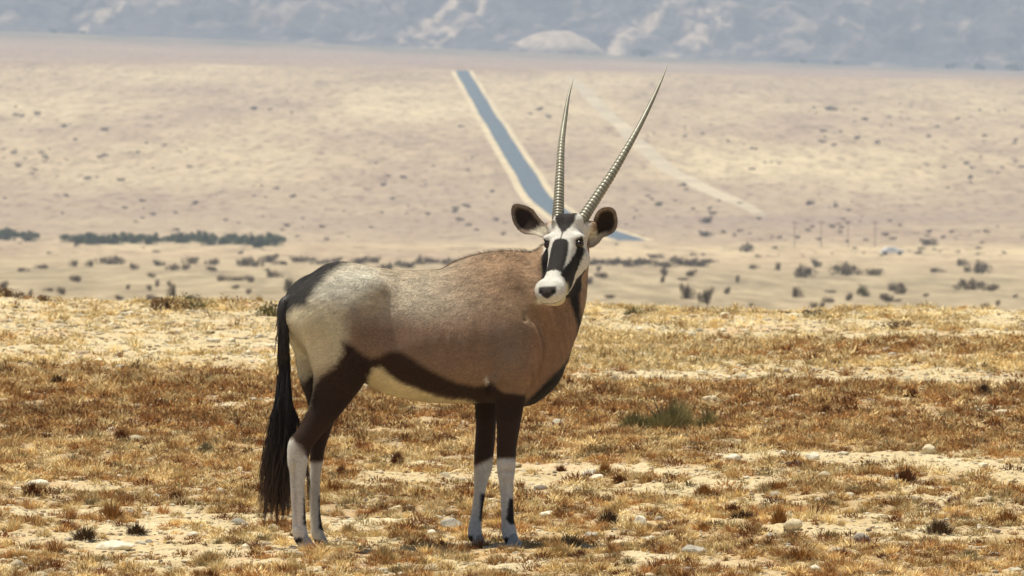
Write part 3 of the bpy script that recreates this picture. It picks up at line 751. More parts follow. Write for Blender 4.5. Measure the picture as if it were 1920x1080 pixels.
# trunk: rows of (picture column on the body axis, top row, belly row, half width m, narrowing upwards)
TR = np.array([(527, 588, 602, .02, 0), (537, 563, 618, .06, .1), (550, 547, 636, .095, .2), (567, 530, 655, .13, .3), (592, 508, 678, .165, .4), (617, 494, 697, .188, .42), (645, 490.5, 706, .198, .36),
               (680, 496, 716, .20, .36), (720, 503, 737, .215, .36), (770, 507.5, 749, .24, .36), (820, 506, 755, .25, .38), (850, 492, 756, .247, .44), (880, 480.5, 756, .238, .5),
               (915, 473, 756, .222, .52), (950, 470, 756, .20, .55), (985, 472, 754, .178, .5), (1015, 490, 742, .15, .4), (1040, 530, 715, .11, .3), (1058, 575, 680, .05, .2)], float)
ub = np.array([PB(a[0], 600, 0)[0] for a in TR])
ztop = herm(ub, [PB(a[0], a[1], 0)[2] for a in TR]); zbot = herm(ub, [PB(a[0], a[2], 0)[2] for a in TR])
hwf = herm(ub, TR[:, 3]); nrf = herm(ub, TR[:, 4])
sl, U, V, Z = sub((ub[0], -.34, .4), (ub[-1], .34, 1.3))
t_, b_, w_, nn_ = (f(U.ravel())[:, None, None] for f in (ztop, zbot, hwf, nrf))
zc = b_ + (t_ - b_) * .43; hb = np.where(Z > zc, t_ - zc, zc - b_)
zn = (Z - zc) / hb; up = np.clip(zn, 0, 1.2)
ww = w_ * (1 - nn_ * up ** 1.5)
qq = (np.abs(V / ww) ** 2.3 + np.abs(zn) ** 2.2) ** (1 / 2.25)
FIELD[sl] = np.minimum(FIELD[sl], ((qq - 1) * np.minimum(ww, hb) * .9).astype(np.float32))
def ch(rows, q, k=.02, v=None):
    out_ = []
    for r_ in rows:
        vv = r_[3] if len(r_) > 3 else v
        p_ = PB(r_[0], r_[1], vv); out_.append((*p_, r_[2] * S40))
    chain(out_, q, k)
# haunches and thighs
for sgn in (-1, 1):
    c = PB(628 + (0 if sgn < 0 else -32), 592, sgn * .115); ell(c, (.145, .09, .165), .05, .3)
    c = PB(655 + (0 if sgn < 0 else -30), 668, sgn * .115); ell(c, (.085, .06, .10), .05)
    # shoulder blade, point of shoulder, upper arm
    c = PB(962 + (0 if sgn < 0 else -34), 600, sgn * .125); ell(c, (.095, .062, .20), .05, .12)
    c = PB(968 + (0 if sgn < 0 else -34), 675, sgn * .125); ell(c, (.11, .075, .105), .05)
    # hip point
    c = PB(692 + (0 if sgn < 0 else -30), 545, sgn * .15); ell(c, (.06, .034, .05), .06, .35)
# hollow flank
for sgn in (-1, 1):
    c = PB(742 + (0 if sgn < 0 else -40), 618, sgn * .335); ell(c, (.10, .098, .085), .08, cut=True)
    c = PB(858 + (0 if sgn < 0 else -40), 600, sgn * .345); ell(c, (.10, .10, .14), .06, cut=True) if False else None
# hind legs
ch([(620, 600, 62), (635, 650, 60), (638, 690, 52), (629, 722, 42), (616, 752, 33), (601, 780, 27), (583, 806, 22.5), (566, 832, 20.5), (560, 855, 19.5), (558, 885, 16), (557.5, 918, 13.5), (559, 948, 13), (560.5, 977, 13.2), (562, 1000, 14.2), (568, 1016, 13)], .62, .025, -.125)
ch([(553, 826, 9), (549, 838, 9), (549, 870, 7)], .8, .02, -.125)
ch([(595, 600, 60), (608, 650, 56), (606, 690, 49), (608, 735, 36), (606, 775, 25), (601, 810, 18), (595, 840, 14.5), (593, 868, 12), (591, 888, 10.8), (589.5, 918, 10), (590, 948, 9.8), (592, 977, 10.2), (595, 1000, 12), (601, 1014, 11)], .72, .025, .125)
# fore legs
ch([(955, 690, 36), (955, 745, 29), (953, 800, 22), (949.5, 845, 18.5), (949, 870, 18), (949, 892, 15.5), (949.8, 918, 12.3), (951, 948, 11.5), (952, 977, 12), (954, 998, 14), (960, 1014, 13)], .85, .02, -.115)
ch([(915, 690, 34), (912, 745, 22), (911, 800, 19), (907.5, 850, 18.5), (906, 875, 17.5), (902, 900, 13.5), (898.5, 930, 10.5), (894, 962, 10.2), (890.5, 990, 12.5), (890, 1002, 13.5), (896, 1014, 12)], .9, .02, .115)
# neck
chain([(*PW(975, 615, .05), .17), (*PW(1015, 580, .09), .150), (*PW(1043, 535, .11), .122), (*PW(1057, 495, .12), .100), (*PW(1067, 455, .12), .078), (*PW(1070, 430, .11), .062)], .92, .05)
chain([(*PW(960, 690, .05), .125), (*PW(1003, 665, .07), .119), (*PW(1029, 615, .09), .113), (*PW(1044, 560, .11), .10)], .95, .05)
chain([(*PW(985, 727, .06), .05), (*PW(1015, 700, .07), .05)], .9, .06)
# folds at the base of the neck and elbow
chain([(*PW(925, 712, -.13), .018), (*PW(921, 735, -.13), .016)], .8, .02)

# grooves: behind the shoulder, and between shoulder and breast
def groove(rows, rad, k):
    chain([(*PB(a, b_, v_), rad) for a, b_, v_ in rows], 1, k, cut=True)
groove([(905, 585, -.262), (907, 640, -.272), (914, 695, -.262), (919, 722, -.25)], .022, .045)
groove([(1012, 600, -.20), (1034, 650, -.19), (1026, 700, -.17), (1006, 742, -.16)], .022, .04)
groove([(985, 545, -.215), (1005, 585, -.215)], .02, .05)
groove([(760, 570, -.262), (742, 640, -.262)], .02, .06)

for q_, (xa, xb) in enumerate(((988, 1000), (1000, 1013), (1010, 1025), (976, 984))):
    groove([(xa, 505 + 6 * q_, -.185), (xa + 3, 545, -.20), (xb, 600, -.205)], .006, .016)
for q_, xr in enumerate((770, 795, 820, 846, 870)):     # faint ribs
    groove([(xr, 560, -.26), (xr - 8, 620, -.268), (xr - 22, 680, -.255)], .010, .03)
for rows in ([(946, 905, -.141), (945.5, 940, -.139), (947, 985, -.140)], [(553, 875, -.143), (554, 925, -.139), (556, 985, -.139)],
             [(571, 842, -.150), (562, 862, -.150)], [(940, 858, -.146), (958, 862, -.146)], [(940, 884, -.146), (957, 884, -.146)]):
    groove(rows, .0045, .012)            # tendon and joint lines of the near legs

# head: a along the face from the poll, l to its left, n up from the face
fx_ = np.array([-.225, -.68, -.70]); fx_ /= np.linalg.norm(fx_)
lx_ = np.array([.93, -.37, .0]); lx_ -= fx_ * (lx_ @ fx_); lx_ /= np.linalg.norm(lx_)
nx_ = np.cross(fx_, lx_)
def dirb(d): u, v = to_body(d[0], d[1]); return np.array([u, v, d[2]])
FA, LA, NA = dirb(fx_), dirb(lx_), dirb(nx_)
H0 = PW(1065, 416, .06)
HT = np.array([(-.075, -.05, -.10, .03), (-.05, -.02, -.125, .052), (0, .008, -.15, .064), (.05, .018, -.175, .071), (.10, .018, -.188, .067), (.15, .012, -.192, .060), (.20, .005, -.184, .053),
               (.25, .0, -.165, .049), (.29, -.001, -.136, .045), (.325, .002, -.114, .050), (.36, .003, -.100, .053), (.385, -.003, -.086, .047), (.398, -.014, -.070, .033), (.404, -.028, -.054, .012)])
ht, hbm, hw = herm(HT[:, 0], HT[:, 1]), herm(HT[:, 0], HT[:, 2]), herm(HT[:, 0], HT[:, 3])
def head_co(U, V, Z):
    dU, dV, dZ = U - H0[0], V - H0[1], Z - H0[2]
    return dU * FA[0] + dV * FA[1] + dZ * FA[2], dU * LA[0] + dV * LA[1] + dZ * LA[2], dU * NA[0] + dV * NA[1] + dZ * NA[2]
def hpt(a, l, n): return H0 + FA * a + LA * l + NA * n
sl, U, V, Z = sub(H0 - .46, H0 + np.array([.22, .3, .14]))
A, L_, N_ = head_co(U, V, Z)
inside = (A > -.10) & (A < .43) & (np.abs(L_) < .16) & (N_ > -.26) & (N_ < .1)
Aq = np.clip(A, HT[0, 0], HT[-1, 0]).astype(np.float64)
tp, bt, hh_ = ht(Aq), hbm(Aq), hw(Aq)
c_ = (tp + bt) * .5 + (tp - bt) * .10; hn = np.where(N_ > c_, tp - c_, c_ - bt)
low = np.clip((c_ - N_) / (c_ - bt), 0, 1); w2 = hh_ * (1 - .30 * low ** 1.5 * np.clip((.3 - Aq) / .1, .25, 1))
qh = ((np.abs(L_) / w2) ** 2.3 + (np.abs(N_ - c_) / hn) ** 2.3) ** (1 / 2.3)
dh = (qh - 1) * np.minimum(w2, hn)
over = np.maximum(A - HT[-1, 0], HT[0, 0] - A); dh = np.maximum(dh, over)
dh = np.where(inside, dh, .1).astype(np.float32)
FIELD[sl] = smin(FIELD[sl], dh, .03)
for s_ in (-1, 1):
    ell(hpt(.080, s_ * .064, -.010), (.024, .018, .016), .022)           # brow
    ell(hpt(.352, s_ * .036, -.026), (.024, .020, .030), .025)            # nostril wing
    ell(hpt(.0, s_ * .034, .006), (.030, .030, .030), .03)               # horn base
    ell(hpt(.13, s_ * .040, -.09), (.06, .022, .05), .03)                # cheek
    ell(hpt(.392, s_ * .029, -.006), (.010, .009, .008), .008, cut=True)
    chain([(*hpt(-.005, s_ * .062, -.04), .026), (*hpt(-.015, s_ * .088, -.04), .019)], 1, .03)  # ear root
ell(hpt(.335, 0, -.100), (.034, .036, .028), .02)                         # chin
for l0, l1 in ((-.046, -.02), (-.02, .0), (0, .02), (.02, .046)):
    p0, p1 = hpt(.388 - .5 * abs(l0), l0 * 1.05, -.058), hpt(.388 - .5 * abs(l1), l1 * 1.05, -.058)
    c = (p0 + p1) / 2; ell(c, (.012, .012, .0045), .006, cut=True)

def surface_nets(Fd, org, h):
    s = Fd < 0
    cs = s[:-1, :-1, :-1].astype(np.int8)
    tot = sum(s[i:Fd.shape[0]-1+i, j:Fd.shape[1]-1+j, k:Fd.shape[2]-1+k].astype(np.int8) for i in (0, 1) for j in (0, 1) for k in (0, 1))
    act = (tot > 0) & (tot < 8)
    I = np.argwhere(act); idm = np.full(act.shape, -1, np.int64); idm[act] = np.arange(len(I))
    acc = np.zeros((len(I), 3)); cnt = np.zeros(len(I))
    cor = [(i, j, k) for i in (0, 1) for j in (0, 1) for k in (0, 1)]
    val = {c: Fd[I[:, 0] + c[0], I[:, 1] + c[1], I[:, 2] + c[2]].astype(float) for c in cor}
    for c in cor:
        for ax in range(3):
            if c[ax] == 0:
                c2 = list(c); c2[ax] = 1; c2 = tuple(c2); a, b = val[c], val[c2]; m = (a < 0) != (b < 0)
                t = np.where(m, a / np.where(m, a - b, 1), 0); p = np.array(c, float)[None] + 0 * acc; p[:, ax] += t
                acc[m] += p[m]; cnt[m] += 1
    Vt = (I + acc / cnt[:, None]) * h + np.array(org)
    Q = []
    for ax in range(3):
        a1, a2 = (ax + 1) % 3, (ax + 2) % 3
        sa = [slice(None)] * 3; sb = [slice(None)] * 3; sa[ax] = slice(0, -1); sb[ax] = slice(1, None)
        e = s[tuple(sa)] != s[tuple(sb)]; E = np.argwhere(e)
        E = E[(E[:, a1] > 0) & (E[:, a2] > 0) & (E[:, a1] < act.shape[a1]) & (E[:, a2] < act.shape[a2])]
        def cell(d1, d2):
            c = E.copy(); c[:, a1] -= d1; c[:, a2] -= d2; return idm[c[:, 0], c[:, 1], c[:, 2]]
        q = np.stack([cell(1, 1), cell(0, 1), cell(0, 0), cell(1, 0)], -1)
        fl = ~s[E[:, 0], E[:, 1], E[:, 2]]
        q[fl] = q[fl][:, ::-1]; Q.append(q)
    Q = np.concatenate(Q); return Vt, Q[(Q >= 0).all(1)]
BV, BQ = surface_nets(FIELD, (gu[0], gv[0], gzz[0]), H); del FIELD
# relax the surface a little
ed = np.concatenate([BQ[:, [0, 1]], BQ[:, [1, 2]], BQ[:, [2, 3]], BQ[:, [3, 0]]])
def relax(Vt, it, lam):
    for _ in range(it):
        for f_ in (lam, -lam * 1.04):
            s_ = np.stack([np.bincount(ed[:, 0], Vt[ed[:, 1], i], len(Vt)) + np.bincount(ed[:, 1], Vt[ed[:, 0], i], len(Vt)) for i in range(3)], -1)
            c_ = np.bincount(ed[:, 0], minlength=len(Vt)) + np.bincount(ed[:, 1], minlength=len(Vt))
            Vt = Vt + f_ * (s_ / np.maximum(c_, 1)[:, None] - Vt)
    return Vt
BV = relax(BV, 5, .55)
def vnorm(Vt, Q):
    n_ = np.cross(Vt[Q[:, 2]] - Vt[Q[:, 0]], Vt[Q[:, 3]] - Vt[Q[:, 1]]); o_ = np.zeros_like(Vt)
    for i in range(4):
        for ax in range(3): o_[:, ax] += np.bincount(Q[:, i], n_[:, ax], len(Vt))
    return o_ / (np.linalg.norm(o_, axis=1)[:, None] + 1e-12)
BN = vnorm(BV, BQ)
print('body verts', len(BV))

# ---- coat colours, with some sun and shade painted in
def sdpoly(x, y, P):
    P = np.array(P, float); d = np.full(len(x), 1e9); ins = np.zeros(len(x), bool)
    for i in range(len(P)):
        a, b = P[i - 1], P[i]; e = b - a; L = (e ** 2).sum() + 1e-9
        t = np.clip(((x - a[0]) * e[0] + (y - a[1]) * e[1]) / L, 0, 1)
        d = np.minimum(d, np.hypot(x - a[0] - t * e[0], y - a[1] - t * e[1]))
        c = (a[1] > y) != (b[1] > y)
        xi = a[0] + (y - a[1]) / np.where(abs(b[1] - a[1]) < 1e-9, 1e-9, b[1] - a[1]) * (b[0] - a[0])
        ins ^= c & (x < xi)
    return np.where(ins, -d, d)
def soft(d, w): return np.clip(.5 - d / w, 0, 1)
bu, bv, bz = BV.T
px0, py0 = seen(bu, bv, bz)
pm_, pym = seen(bu, -np.abs(bv), bz)
Np = Noise2(31)
jx = (fbm(Np, bu * 160, bz * 160 + bv * 90, 2) - .5)
trunk = bz > .52
X_ = np.where(trunk, pm_, px0) + jx * 8; Y_ = np.where(trunk, pym, py0) + jx * 7
FAWN = np.array([.33, .215, .148]); GREY_LIT = np.array([.60, .51, .385]); RUF = np.array([.44, .275, .16]); CREAM = np.array([.74, .66, .48])
WHITE = np.array([.80, .77, .70]); BLK = np.array([.016, .013, .012]); DBR = np.array([.045, .023, .014])
def lay(Cc, colr, m): return Cc + (np.asarray(colr) - Cc) * m[:, None]
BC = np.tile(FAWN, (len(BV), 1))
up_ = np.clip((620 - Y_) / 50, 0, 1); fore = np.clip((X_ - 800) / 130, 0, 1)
BC = lay(BC, GREY_LIT, up_ * (1 - fore * .6)); BC = lay(BC, RUF, fore * np.clip((680 - Y_) / 160, .25, 1) * .8)  # grey-tan back, lightened so the coat colour carries sunlight; rufous neck
BC = lay(BC, (.60, .47, .32), soft(sdpoly(X_, Y_, [(690, 492), (830, 500), (850, 512), (780, 520), (700, 512)]), 22) * .5)
BC = lay(BC, (.40, .235, .14), soft(sdpoly(X_, Y_, [(1010, 560), (1050, 560), (1085, 560), (1088, 640), (1040, 700), (1000, 740), (985, 690), (1005, 620)]), 30) * .7)
BC = lay(BC, (.30, .24, .20), soft(sdpoly(X_, Y_, [(930, 610), (985, 620), (985, 680), (930, 700)]), 50) * .5)
BC = lay(BC, (.78, .74, .62), soft(sdpoly(X_, Y_, [(575, 545), (640, 505), (700, 500), (715, 525), (690, 560), (600, 572)]), 34) * .9)  # sunlit top of the haunch painted as a pale patch
BC = lay(BC, CREAM, soft(sdpoly(X_, Y_, [(500, 600), (530, 585), (560, 572), (630, 572), (648, 590), (654, 625), (648, 655), (640, 680), (600, 700), (588, 725), (580, 765), (560, 770), (500, 700)]), 26))
BC = lay(BC, CREAM, soft(sdpoly(px0, py0, [(500, 600), (560, 640), (572, 670), (584, 700), (587, 730), (577, 768), (560, 768), (520, 700)]), 4) * (bv > .02))
dark_hi = soft(sdpoly(X_, Y_, [(646, 641), (662, 648), (680, 664), (697, 672), (712, 669), (735, 658), (755, 660), (775, 672), (800, 690), (832, 706), (860, 718), (895, 724), (925, 722),
    (945, 790), (880, 749), (832, 745), (790, 731), (750, 716), (728, 700), (718, 689), (700, 690), (692, 705), (690, 770), (660, 860), (520, 860), (574, 770), (585, 742), (590, 726), (596, 712), (620, 696), (637, 680), (645, 660)]), 11)
BC = lay(BC, (.80, .70, .47), soft(sdpoly(X_, Y_, [(684, 716), (697, 686), (720, 686), (735, 700), (760, 719), (800, 735), (835, 747), (880, 751), (930, 751), (930, 780), (680, 780)]), 6) * trunk)
BC = lay(BC, DBR, dark_hi * (bz > .5))
# breast stripe, throat stripe
BC = lay(BC, BLK * 1.4, soft(sdpoly(px0 + jx * 5, py0, [(1056, 535), (1086, 530), (1087, 560), (1090, 605), (1096, 628), (1110, 650), (1080, 690), (1040, 740), (1000, 775), (972, 775), (986, 753), (1003, 738), (1021, 720), (1039, 702), (1060, 680), (1075, 656), (1082, 632), (1083, 607), (1076, 585), (1068, 563)]), 7) * (bu > .2) * (px0 > 975))
# fore legs
near_f = (bv < 0) & (bu > .1) & (bz < .72)
BC = lay(BC, DBR, soft(sdpoly(px0 + jx * 8, py0, [(914, 722), (922, 716), (934, 728), (950, 737), (986, 740), (990, 765), (985, 800), (975, 861), (925, 861), (920, 760)]), 7) * near_f)
low_ = bz < .62
BC = lay(BC, DBR, soft(np.maximum(745 - py0 - 0 * px0, py0 - 862 - np.clip(915 - px0, 0, 30) * .3) + jx * 10, 8) * (bu > .1) * (bv > 0) * (bz < .64))
kne = np.where(bu > .1, 859 + (bv > 0) * (6 + np.clip(908 - px0, -15, 15) * .5), np.where(bv < 0, 822 + np.clip(px0 - 550, 0, 60) * 1.35, 866))
wl = soft(kne - py0 + jx * 8, 9) * low_
BC = lay(BC, (.76, .74, .69), wl)
BC = lay(BC, DBR, soft(py0 - kne + jx * 8, 9) * (bz < .56))
BC = lay(BC, (.56, .50, .42), np.clip((fbm(N3, bu * 30, bz * 9, 3) - .45) * 4, 0, 1) * low_ * wl * .3)
for ply in ([(550, 862), (554, 862), (557, 985), (553, 985)], [(943, 895), (947, 895), (949, 990), (945, 990)], [(936, 880), (962, 880), (962, 886), (936, 888)]):  # shade of tendon and knee grooves drawn into the leg colour
    BC = lay(BC, (.44, .41, .38), soft(sdpoly(px0, py0, ply), 7) * .55 * low_ * wl)
for ply in ([(955, 934), (964, 936), (968, 984), (956, 984), (949, 974)], [(901, 926), (912, 926), (906, 980), (899, 976)], [(569, 934), (580, 934), (580, 988), (568, 984)], [(597, 930), (606, 930), (606, 996), (598, 992)],
            [(940, 1008), (954, 1008), (958, 1022), (940, 1024)], [(874, 1006), (886, 1003), (889, 1014), (878, 1018)], [(548, 1009), (566, 1008), (568, 1019), (552, 1021)], [(588, 1010), (602, 1014), (602, 1024), (590, 1024)]):
    BC = lay(BC, BLK * 1.3, soft(sdpoly(px0 + jx * 4, py0 + jx * 3, ply), 4) * (bz < .3))
BC = lay(BC, (.42, .37, .33), soft(sdpoly(px0, py0, [(553, 828), (566, 836), (574, 850), (566, 858), (556, 846)]), 8) * .6 * (bv < 0))
# rump patch and spine line
rumpd = sdpoly(X_, Y_, [(500, 540), (540, 500), (600, 480), (640, 482), (652, 492), (634, 500), (612, 516), (596, 536), (580, 556), (575, 571), (552, 574), (515, 605), (500, 600)])
BC = lay(BC, (.028, .025, .024), soft(rumpd - 2, 15) * .97)
spine = soft((np.abs(bv) - .008) * 1000, 8) * (bz > .85)
top_d = bz - ztop(np.clip(bu, ub[0], ub[-1]))
BC = lay(BC, (.05, .035, .03), spine * (X_ > 812) * (top_d > -.05))
BC = lay(BC, (.30, .24, .19), spine * (X_ > 640) * (X_ <= 812) * .6)
# head
A, L_, N_ = head_co(bu, bv, bz)
Aq = np.clip(A, HT[0, 0], HT[-1, 0]); c_ = (ht(Aq) + hbm(Aq)) * .5 + (ht(Aq) - hbm(Aq)) * .1
al = np.abs(L_); hn = np.where(N_ > c_, ht(Aq) - c_, c_ - hbm(Aq))
phi = np.degrees(np.arctan2(al / hw(Aq), (N_ - c_) / hn)); aj = A + jx * .006; pj = phi + jx * 7
hd_ = np.maximum(np.maximum(-.05 - A, al - hw(Aq) - .035), hbm(Aq) - .012 - N_)
hm = soft(hd_, .012) * (np.linalg.norm(BV - hpt(.17, 0, -.06), axis=1) < .29)
Hc = np.tile(WHITE, (len(BV), 1))
AK = [.05, .09, .15, .20, .25, .29]
e_lo = np.interp(A, AK, [60, 63, 63, 58, 42, 42]); e_hi = np.interp(A, AK, [88, 90, 95, 106, 124, 136])
w_hi = np.interp(A, AK, [103, 104, 112, 124, 142, 160]); b_hi = np.interp(A, AK, [111, 115, 128, 150, 185, 190])
Hc = lay(Hc, RUF * .9, soft(b_hi - pj, 6) * soft(aj - .30, .02))
Hc = lay(Hc, RUF, soft(aj + .0 + (90 - phi) * .0002, .03) * soft(50 - pj, 20))
Hc = lay(Hc, BLK, soft(np.maximum(w_hi - pj, pj - b_hi), 5) * soft(.02 - aj, .02) * soft(aj - .285, .012))
noz = np.maximum(.112 - aj, np.maximum(aj - .272, al - np.interp(A, [.11, .125, .16, .22, .26], [.024, .034, .038, .037, .035])))
Hc = lay(Hc, BLK * 1.6, soft(noz + jx * .003, .005))
eyes = np.maximum(np.maximum(.095 - aj, aj - .288) * 1000, np.maximum(e_lo - pj, pj - e_hi))
Hc = lay(Hc, BLK, soft(eyes, 5))
# the black between the horns running down to a point
fh = np.maximum(aj - .078, al - np.interp(A, [-.06, -.02, .02, .05, .078], [.03, .046, .042, .022, .004]))
Hc = lay(Hc, BLK * 2, soft(fh + jx * .004, .007)); Hc = lay(Hc, BLK * 2, soft(np.maximum(al - .0025, np.maximum(.06 - A, A - .12)), .003))
Hc = lay(Hc, (.70, .62, .40), soft(N_ + .064, .006) * soft(.28 - A, .02) * .8)
pad = np.maximum(np.abs(N_ + .012 - al * .40) - .017 + al * .12, np.maximum(al - .037, .366 - A))
Hc = lay(Hc, (.05, .04, .04), soft(pad, .007))
Hc = lay(Hc, BLK, soft(np.hypot(np.hypot((A - .390), N_ + .004), al - .030) - .0115, .004))
Hc = lay(Hc, (.12, .09, .07), soft(np.abs(N_ + .058) - .002, .003) * soft(.33 - A, .01))
Hc = lay(Hc, BLK * 1.5, soft(np.hypot(A - .10, al - .071) - .017, .006) * (np.abs(N_ + .024) < .024))
BC = BC + (Hc - BC) * hm[:, None]

grz = np.clip((fbm(N4, bu * 34 - bz * 12, bz * 60 + bv * 40, 3, .65) - .5) * 3.2, -1, 1) * up_ * (1 - hm) * (bz > .7)
nks = np.clip((fbm(N1, bu * 150 + bz * 30, bz * 22, 3, .6) - .5) * 3.2, -1, 1) * np.clip((X_ - 960) / 40, 0, 1) * (1 - hm) * (bz > .62)
BC = lay(BC, (.80, .78, .72), soft(np.hypot((X_ - 914) * 1.6, Y_ - 713) - 6, 6) * .8)
fur = 1 + .22 * nks + .26 * grz + .30 * (fbm(Np, bu * 70, bz * 300 + bv * 120, 3, .6) - .5) + .22 * (fbm(N2, bu * 14 + 9, bz * 14 + bv * 8, 3) - .5)
BC = np.clip(BC * fur[:, None], 0, 1)
# short hairs are part of the same mesh, lying back along the body
r_ = np.random.default_rng(5)
f0 = BV[BQ]; ar = np.linalg.norm(np.cross(f0[:, 2] - f0[:, 0], f0[:, 3] - f0[:, 1]), axis=1)
NH = 260000
fi = r_.choice(len(BQ), NH, p=ar / ar.sum()); bw = r_.dirichlet((1, 1, 1, 1), NH)
hp = (BV[BQ[fi]] * bw[..., None]).sum(1); hn_ = (BN[BQ[fi]] * bw[..., None]).sum(1); hc = BC[BQ[fi][:, 0]]
flow = np.tile([-1.0, 0, -.45], (NH, 1)); flow[hp[:, 2] < .52] = [-.15, 0, -1]
hA = hm[BQ[fi][:, 0]] > .5; flow[hA] = -FA
nw = np.clip((hp[:, 0] - .36) / .2, 0, 1)[:, None] * (~hA & (hp[:, 2] > .55))[:, None]; flow = flow * (1 - nw) + nw * np.array([-.4, 0, -1.0])
flow += r_.normal(0, .22, (NH, 3)); flow -= hn_ * (flow * hn_).sum(1)[:, None]; flow /= np.linalg.norm(flow, axis=1)[:, None] + 1e-9
ln = np.where(hA, .005, np.where(hp[:, 2] < .52, .007, .013)) * (.6 + .8 * r_.random(NH))
ridge = (np.abs(hp[:, 1]) < .014) & (hp[:, 2] > .95) & (hp[:, 0] > .02); ln[ridge] *= 1 + .5 * np.clip((hp[ridge, 0] - .02) / .15, 0, 1)
lift = np.where(ridge, .22 + .5 * np.clip((hp[:, 0] - .02) / .15, 0, 1), .22)
sd_ = np.cross(hn_, flow); tipp = hp + (flow + hn_ * lift[:, None]) * ln[:, None]
wd = (.0007 + .0004 * r_.random(NH))[:, None]
HV = np.stack([hp - sd_ * wd - hn_ * .0008, hp + sd_ * wd - hn_ * .0008, tipp], 1).reshape(-1, 3)
hcol = np.repeat(np.clip(hc * (.8 + .5 * r_.random((NH, 1))), 0, 1), 3, axis=0)
HTri = np.arange(NH * 3).reshape(-1, 3) + len(BV)

coat_m, n, b, out = mat_new('antelope_coat')
at = n.nodes.new('ShaderNodeAttribute'); at.attribute_name = 'Col'; co = objcoord(n)
fr = noise(n, 1.0, 3, .6, co, (120, 300, 420))
n.links.new(mix(n, 1.0, at.outputs['Color'], ramp(n, fr, [(.3, (.80,)*3), (.7, (1.16,)*3)]), 'MULTIPLY'), b.inputs['Base Color'])
b.inputs['Roughness'].default_value = .62; b.inputs['Specular IOR Level'].default_value = .2
b.inputs['Sheen Weight'].default_value = .25; b.inputs['Sheen Roughness'].default_value = .4; n.links.new(at.outputs['Color'], b.inputs['Sheen Tint'])
bump(n, b, math_(n, 'ADD', fr, math_(n, 'MULTIPLY', noise(n, 22, 3, .6, co), 1.5)), .7, .007)

oryx = tag(empty('oryx', (OX, OY, 0), TH), 'oryx with tall straight horns and masked face standing side on, looking at the camera', 'antelope')
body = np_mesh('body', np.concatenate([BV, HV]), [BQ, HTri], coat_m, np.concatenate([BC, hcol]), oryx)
print('body done')

def tube(P, Rr, k=14, closed=True, ellip=None):
    """swept tube through points P (n,3) with radii Rr"""
    P = np.asarray(P, float); T = np.gradient(P, axis=0); T /= np.linalg.norm(T, axis=1)[:, None] + 1e-9
    ref = np.array([0, 1.0, .05]); a = np.cross(T, ref); a /= np.linalg.norm(a, axis=1)[:, None]; c = np.cross(T, a)
    an = np.arange(k) / k * 2 * np.pi
    Vt = P[:, None] + (a[:, None] * np.cos(an)[None, :, None] + c[:, None] * np.sin(an)[None, :, None]) * np.asarray(Rr)[:, None, None]
    i = np.arange(len(P) * k).reshape(len(P), k); j = np.roll(i, -1, 1)
    Q = np.stack([i[:-1], j[:-1], j[1:], i[1:]], -1).reshape(-1, 4)
    return Vt.reshape(-1, 3), Q
def horn(rows):
    rows = np.array(rows, float)
    pts = np.array([PW(r[0], r[1], r[3]) for r in rows])
    s = np.concatenate([[0], np.cumsum(np.linalg.norm(np.diff(pts, axis=0), axis=1))])
    ss = np.linspace(0, s[-1], 420); P = np.stack([herm(s, pts[:, i])(ss) for i in range(3)], -1)
    for _ in range(30): P[1:-1] = (P[:-2] + P[2:] + P[1:-1] * 2) / 4
    rad = herm(s, rows[:, 2] * S40)(ss)
    f = ss / s[-1]; phs = 2 * np.pi * 29 * (f / .56) ** .86
    amp = np.interp(f, [0, .03, .30, .48, .60], [.03, .06, .075, .05, 0])
    wv = np.maximum(np.sin(phs), -.35) + .3 * np.sin(2 * phs)
    rad = rad * (1 + amp * wv)
    Vt, Q = tube(P, rad, 20)
    cc = np.interp(f, [0, .1, .5, .75, 1], [.20, .25, .26, .23, .32])[:, None] * np.array([1.0, .93, .66]) * (1 - .42 * np.clip(-wv, 0, 1) * (amp > .01))[:, None]
    return Vt, Q, np.repeat(cc, 20, axis=0)
horn_m, n, b, out = mat_new('horn')
at = n.nodes.new('ShaderNodeAttribute'); at.attribute_name = 'Col'
n.links.new(mix(n, 1.0, at.outputs['Color'], ramp(n, noise(n, 60, 4, .6, objcoord(n), (1, 1, .25)), [(.3, (.7,)*3), (.7, (1.2,)*3)]), 'MULTIPLY'), b.inputs['Base Color'])
b.inputs['Roughness'].default_value = .38; b.inputs['Specular IOR Level'].default_value = .5
for rows in ([(1046, 422, 12, .06), (1046.5, 408, 11.2, .075), (1048, 370, 9.6, .12), (1049.6, 330, 8.2, .175), (1052.8, 270, 6.3, .27), (1059.5, 220, 4.6, .36), (1066, 180, 2.9, .43), (1075, 147, .4, .49)],
             [(1086, 424, 12, .05), (1093, 410, 11.2, .065), (1117, 373, 9.8, .11), (1145, 330, 8.4, .165), (1170, 288, 7.0, .23), (1197, 240, 5.6, .31), (1222, 190, 4.1, .40), (1240, 150, 2.4, .47), (1252, 121, .4, .53)]):
    Vt, Q, cc = horn(rows); np_mesh('horn', Vt, [Q], horn_m, cc, oryx)

